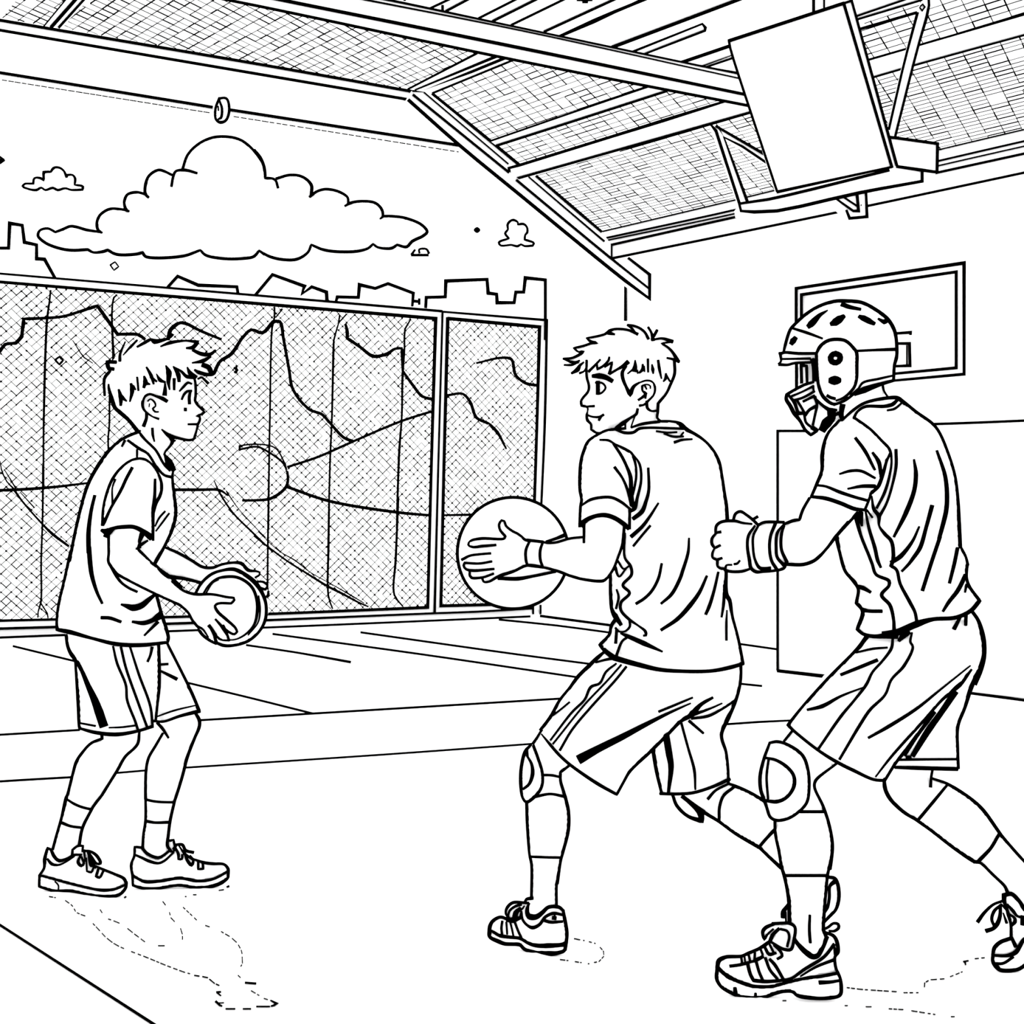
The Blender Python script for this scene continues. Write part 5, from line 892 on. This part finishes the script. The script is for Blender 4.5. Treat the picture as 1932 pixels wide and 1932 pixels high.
beam('gable_beam', ["@z 771,189 779,171 802,171 985,316 1012,332 1136,437 1153,462 1187,487 1226,518 1226,564 1180,530 868,275"], BF, -d2 * .12,
     "@z 771,189:7 868,275:7 980,367:7 1180,530:7 1226,564:6! 1226,518:6! 1186,487:5;@z 780,179:5 960,325:5;@z 975,340:5 1150,485:5 1223,543:4;@z 801,175:3 959,309:3;@z 998,334:3 1134,450:4 1140,455:4;@z 816,177:6 900,245:6 980,311:6;@z 1012,332:5 1080,390:6 1135,437:5;@z 779,171:5 801,172:5", 'sloping gable beam descending from the roof corner to the wall')
beam('eave_beam', ["@z 1153,462 2100,252 2100,290 1157,487 1153,484"], EF, UP, "@z 1153,462:5! 1153,485:5;@z 1153,462:5 1430,400:5 2100,253:5;@z 1157,487:5 1597,397:5 2100,290:5", 'right eave beam passing under the near backboard')
beam('gutter', ["@z 1137,437 2100,205 2100,252 1153,462 1136,452"], pulled(EF, -.05), UP, "@z 1134,451:4 1395,394:4 1769,304:4 2100,228:4;@z 1138,455:3 1400,400:3 1769,313:3 2100,238:3;@z 1135,437:3 1400,374:3 1769,283:3 2100,205:3", 'narrow double-lined gutter just above the right eave beam', 'gutter')
beam('purlin', ["@z 925,266 937,275 1258,172 1708,12 1780,-12 1700,-12 1225,163"], RP2, UP, "@z 925,266:4 1075,214:4 1225,163:4 1700,2:4 1740,-12:4;@z 937,275:5 1100,223:5 1258,172:5;@z 1617,37:4 1740,0:4;@z 1622,55:6 1732,23:6", 'thin double-lined purlin, the upper one on the right slope', 'purlin')
beam('purlin', ["@z 960,317 962,331 972,338 1417,212 2000,48 2000,8 1362,193 979,312"], RP2, UP, "@z 2000,8:4 1362,193:5! 1362,193:5 1250,228:7 1150,259:6 979,312:6! 960,317:5! 962,330:5 972,338:5! 1417,212:5! 1648,146:4 1723,124:4 2000,48:4", 'broad purlin with a rounded end, the lower one on the right slope', 'purlin')
beam('purlin', ["@z 83,49 111,52 165,-8 130,-8"], RP2, UP, "@z 83,49:3 130,-8:3;@z 97,51:7 149,-8:7;@z 111,52:5 165,-8:5", 'short purlin crossing the netting at the top left corner', 'purlin')
beam('ridge_beam', ["@z 770,168 816,176 965,114 899,101"], RP2, UP, "@z 770,168:4 899,101:5;@z 783,170:3 938,106:6;@z 801,172:5 952,110:6;@z 816,176:4 965,115:4", 'short ridge beam between the left and right roof netting')
RP3 = pulled(RP, .02)
raf = [("@z 811,16 842,21 940,-26 900,-26", "@z 811,16:5 900,-26:5;@z 842,21:5 930,-26:5;@z 835,11:5 835,20:5", 'leftmost rafter above the cross beam'),
       ("@z 904,34 930,40 1080,-35 1040,-35", "@z 904,34:5 1040,-35:5;@z 930,40:5 1080,-35:5", 'second rafter from the left above the cross beam'),
       ("@z 965,47 1027,60 1240,-38 1140,-38", "@z 965,47:5 1140,-38:5;@z 1027,60:5 1240,-38:5", 'broad third rafter from the left above the cross beam'),
       ("@z 1057,68 1156,89 1490,-38 1320,-38", "@z 1057,68:6 1120,40:9 1160,22:7 1320,-42:5;@z 1160,22:3 1215,-4:3;@z 1156,89:7 1392,0:7 1490,-38:7", 'widest rafter, left of the tube lamp'),
       ("@z 1285,118 1325,126 1382,106 1377,86", "@z 1285,118:7 1376,87:7;@z 1325,126:5 1382,106:5", 'rafter stub ending behind the near backboard'),
       ("@z 1348,130 1392,139 1387,118", "@z 1348,130:5 1388,119:5;@z 1348,131:5 1392,139:4", 'small wedge-shaped rafter end touching the near backboard')]
for poly, st, lab in raf: beam('rafter', [poly], RP3, UP, st, lab, 'rafter')
beam('tube_lamp', ["@z 1195,96 1325,44 1331,50 1331,58 1216,102"], pulled(RP, .1), UP * .6, "@z 1195,97:5 1325,45:4! 1331,52:6 1330,58:5! 1216,102:4", 'long rounded tube lamp between the rafters', 'lamp')
part('pendant_lamp', None, 'steel', [("@z 1085,-6 1120,-6 1112,4 1104,7 1094,4", 9.4, {'k': 1, 'step': 2})], ink="@z 1090,-2:8 1116,-2:8;@z 1100,3:6 1108,3:6")
tagged(bpy.data.objects['pendant_lamp'], 'dark lamp cut off by the top edge above the tube lamp', 'lamp')
# pipe with clamp
pipe = beam('pipe', ["@z -260,96 0,137 866,274 866,287 0,150 -260,110"], AF, (-.02, .07, .031), "@z -260,96:6 0,137:6 400,202:6;@z 434,207:6 866,274:6", 'long thin pipe strung below the left eave beam', 'pipe')
m = Mesh(); ink_fn(m, AF, dashes("@z 4,151 396,213", (9, 14), (1, 3), 2) + ';' + dashes("@z 441,220 866,287", (9, 14), (2, 5), 2)); add_ink(pipe, m)
zz = AF(418, 207).y
part('pipe_clamp', None, 'steel', [("@v2 1600,717 1650,717 1668,755 1668,830 1645,885 1605,893 1574,870 1572,780", zz - .05, {'k': .8, 'step': 2.5})],
     ink="@v2 1600,717:5 1650,717:5 1668,755:5 1668,830:5 1645,880:5 1605,893:6 1574,870:5 1572,790:5 1600,717:6;@v2 1600,735:4 1618,790:5 1610,860:5 1590,870:3;@v2 1590,775:3 1592,805:3")
tagged(bpy.data.objects['pipe_clamp'], 'oval clamp ring gripping the long thin pipe', 'clamp')

# ---- near backboard hung from the roof
Z8 = plane((0, 8.0, 0), (0, 1, 0)); Z81 = plane((0, 8.12, 0), (0, 1, 0)); Z79 = plane((0, 7.9, 0), (0, 1, 0))
bb = empty('backboard', ray(1550, 330, 8), 'large tilted backboard hung from the roof at the top right', 'backboard')
slab('board', bb, 'plastic', ["@z 1377,77 1592,6 1683,316 1466,361"], Z8, (0, .05, 0), "@z 1375,77:5 1378,92:5 1466,361:5;@z 1375,77:7 1592,6:7;@z 1592,6:6 1683,316:6;@z 1466,361:4 1683,315:5", 5)
slab('side_rail', bb, 'steel', ["@z 1592,6 1607,0 1692,312 1683,317"], Z8, (0, .12, 0), "@z 1592,6:5! 1607,1:5! 1692,312:6", 5)
slab('shelf', bb, 'steel', ["@z 1396,384 1466,370 1677,320 1692,314 1740,321 1741,343 1466,399 1423,400 1398,397"], Z79, (0, .2, 0), "@z 1396,384:5 1450,376:6 1677,321:6;@z 1692,314:6 1740,321:7 1768,325:6;@z 1740,324:6 1740,342:6! 1620,364:7 1466,398:7 1423,400:7 1398,398:5! 1395,386:5;@z 1466,364:3 1600,334:3 1677,317:3", 5)
slab('brace', bb, 'steel', ["@z 1341,235 1357,240 1367,260 1411,378 1396,389", "@z 1351,237 1441,290 1447,307 1366,259"], Z81, (0, .05, 0), "@z 1341,235:4 1351,247:6! 1396,387:6;@z 1351,238:5! 1441,290:6;@z 1446,307:5 1400,276:5 1366,259:4! 1410,380:6", 5)
slab('brace', bb, 'steel', ["@z 1731,25 1740,2 1752,-12 1755,0 1749,34 1723,123 1689,258 1677,244 1702,135 1712,95"], Z81, (0, .05, 0), "@z 1731,24:6! 1712,95:5 1702,135:5 1677,244:5;@z 1752,-8:5 1753,10:5 1748,34:6 1735,78:5 1723,123:5 1689,258:5;@z 1736,12:3 1741,8:3 1745,13:3 1740,20:3 1735,14:3", 5)
slab('arm', bb, 'steel', ["@z 1680,258 1689,259 1769,271 1769,325 1738,321 1692,314"], Z8, (0, .15, 0), "@z 1680,259:6 1689,260:6 1769,271:6! 1768,325:6", 5)
slab('hanger', bb, 'steel', ["@z 1535,-30 1555,-30 1555,14 1535,23"], Z81, (0, .05, 0), "@z 1535,-30:6 1535,22:6;@z 1555,-30:4 1555,14:4", 5)
slab('rim_bracket', bb, 'steel', ["@z 1576,374 1634,362 1636,410 1603,412 1598,398"], Z79, (0, .15, 0), "@z 1576,374:4 1610,398:5 1620,398:6! 1617,366:6;@z 1592,372:4 1616,388:4;@z 1634,362:5 1636,409:6! 1603,412:6! 1597,397:5;@z 1625,386:2 1625,388:2", 5)

# ---- walls at the right
WG = FLOOR(1467, 1265); WF = plane(WG, nb_)
away = -nb_ * .18
o = slab('wall_right', None, 'plaster', ["@z 1467,813 1763,800 2100,784 2100,1341 1565,1277 1467,1265"], WF, away, "@z 1540,813:5 1467,813:5! 1467,1265:5! 1565,1276:5 1600,1281:5;@z 1763,800:5 1850,797:5 2100,786:5;@z 1830,1307:4 1932,1320:5 2100,1341:5", 5)
o['kind'] = 'structure'
WB = plane(PE - nb_ * 1.3, nb_)
m = Mesh(); T0 = WB(1180, 500); T1 = WB(2300, 235)
T0 = Vector((T0.x, T0.y, 5.35)); T1 = Vector((T1.x, T1.y, 5.35)); aw = -nb_ * .2
P = [T0, T1, Vector((T1.x, T1.y, 0)), Vector((T0.x, T0.y, 0))]
m.add(P + [p + aw for p in P], [(0,1,2,3), (7,6,5,4), (0,4,5,1), (1,5,6,2), (2,6,7,3), (3,7,4,0)])
ink_fn(m, pulled(WB, .01), "@z 1180,531:5 1180,604:6", 5)
o = link('wall_back', m, 'plaster'); o['kind'] = 'structure'
B6 = pulled(WB, .12)
b2_ = empty('backboard', B6(1660, 620), 'framed backboard mounted on the wall behind the helmeted player', 'backboard')
slab('board', b2_, 'plastic', ["@z 1512,556 1805,513 1805,694 1512,722"], B6, aw * .4, "", 5)
slab('frame', b2_, 'steel', ["@z 1501,544 1819,496 1819,514 1501,557", "@z 1804,500 1819,496 1819,708 1804,706", "@z 1501,722 1804,694 1819,694 1819,708 1501,735", "@z 1501,544 1513,544 1513,735 1501,735"], pulled(WB, .14), aw * .5,
     "@z 1688,718:5 1819,706:6! 1819,496:7! 1502,544:6! 1502,610:6;@z 1512,610:6 1512,556:6! 1804,513:6! 1804,694:6! 1688,705:5", 5)
slab('hoop_mount', b2_, 'steel', ["@z 1690,648 1717,646 1719,691 1690,691", "@z 1690,627 1718,626 1718,632 1690,633"], pulled(WB, .3), aw * .7, "@z 1692,648:5 1716,648:6! 1717,690:6! 1690,691:5;@z 1711,652:3 1711,688:3;@z 1690,629:5 1718,627:6 1718,631:5", 5)
# ================================================================ light and camera
sc = bpy.context.scene
w = bpy.data.worlds.new('sky'); sc.world = w; w.use_nodes = True
w.node_tree.nodes['Background'].inputs[0].default_value = (1, 1, 1, 1); w.node_tree.nodes['Background'].inputs[1].default_value = 1.0
sc.view_settings.view_transform = 'Standard'; sc.view_settings.look = 'None'
sc.view_settings.gamma = 1; sc.view_settings.use_curve_mapping = False; sc.view_settings.exposure = 0.95
sc.cycles.max_bounces = 24; sc.cycles.diffuse_bounces = 24; sc.cycles.use_adaptive_sampling = False
cam = bpy.data.cameras.new('camera'); co = bpy.data.objects.new('camera', cam); C.objects.link(co)
cam.sensor_width = 36; cam.lens = 36 * FPX / 1932; cam.clip_end = 1000; cam.clip_start = .05
co.location = EYE; co.rotation_euler = (math.pi / 2, 0, 0); sc.camera = co
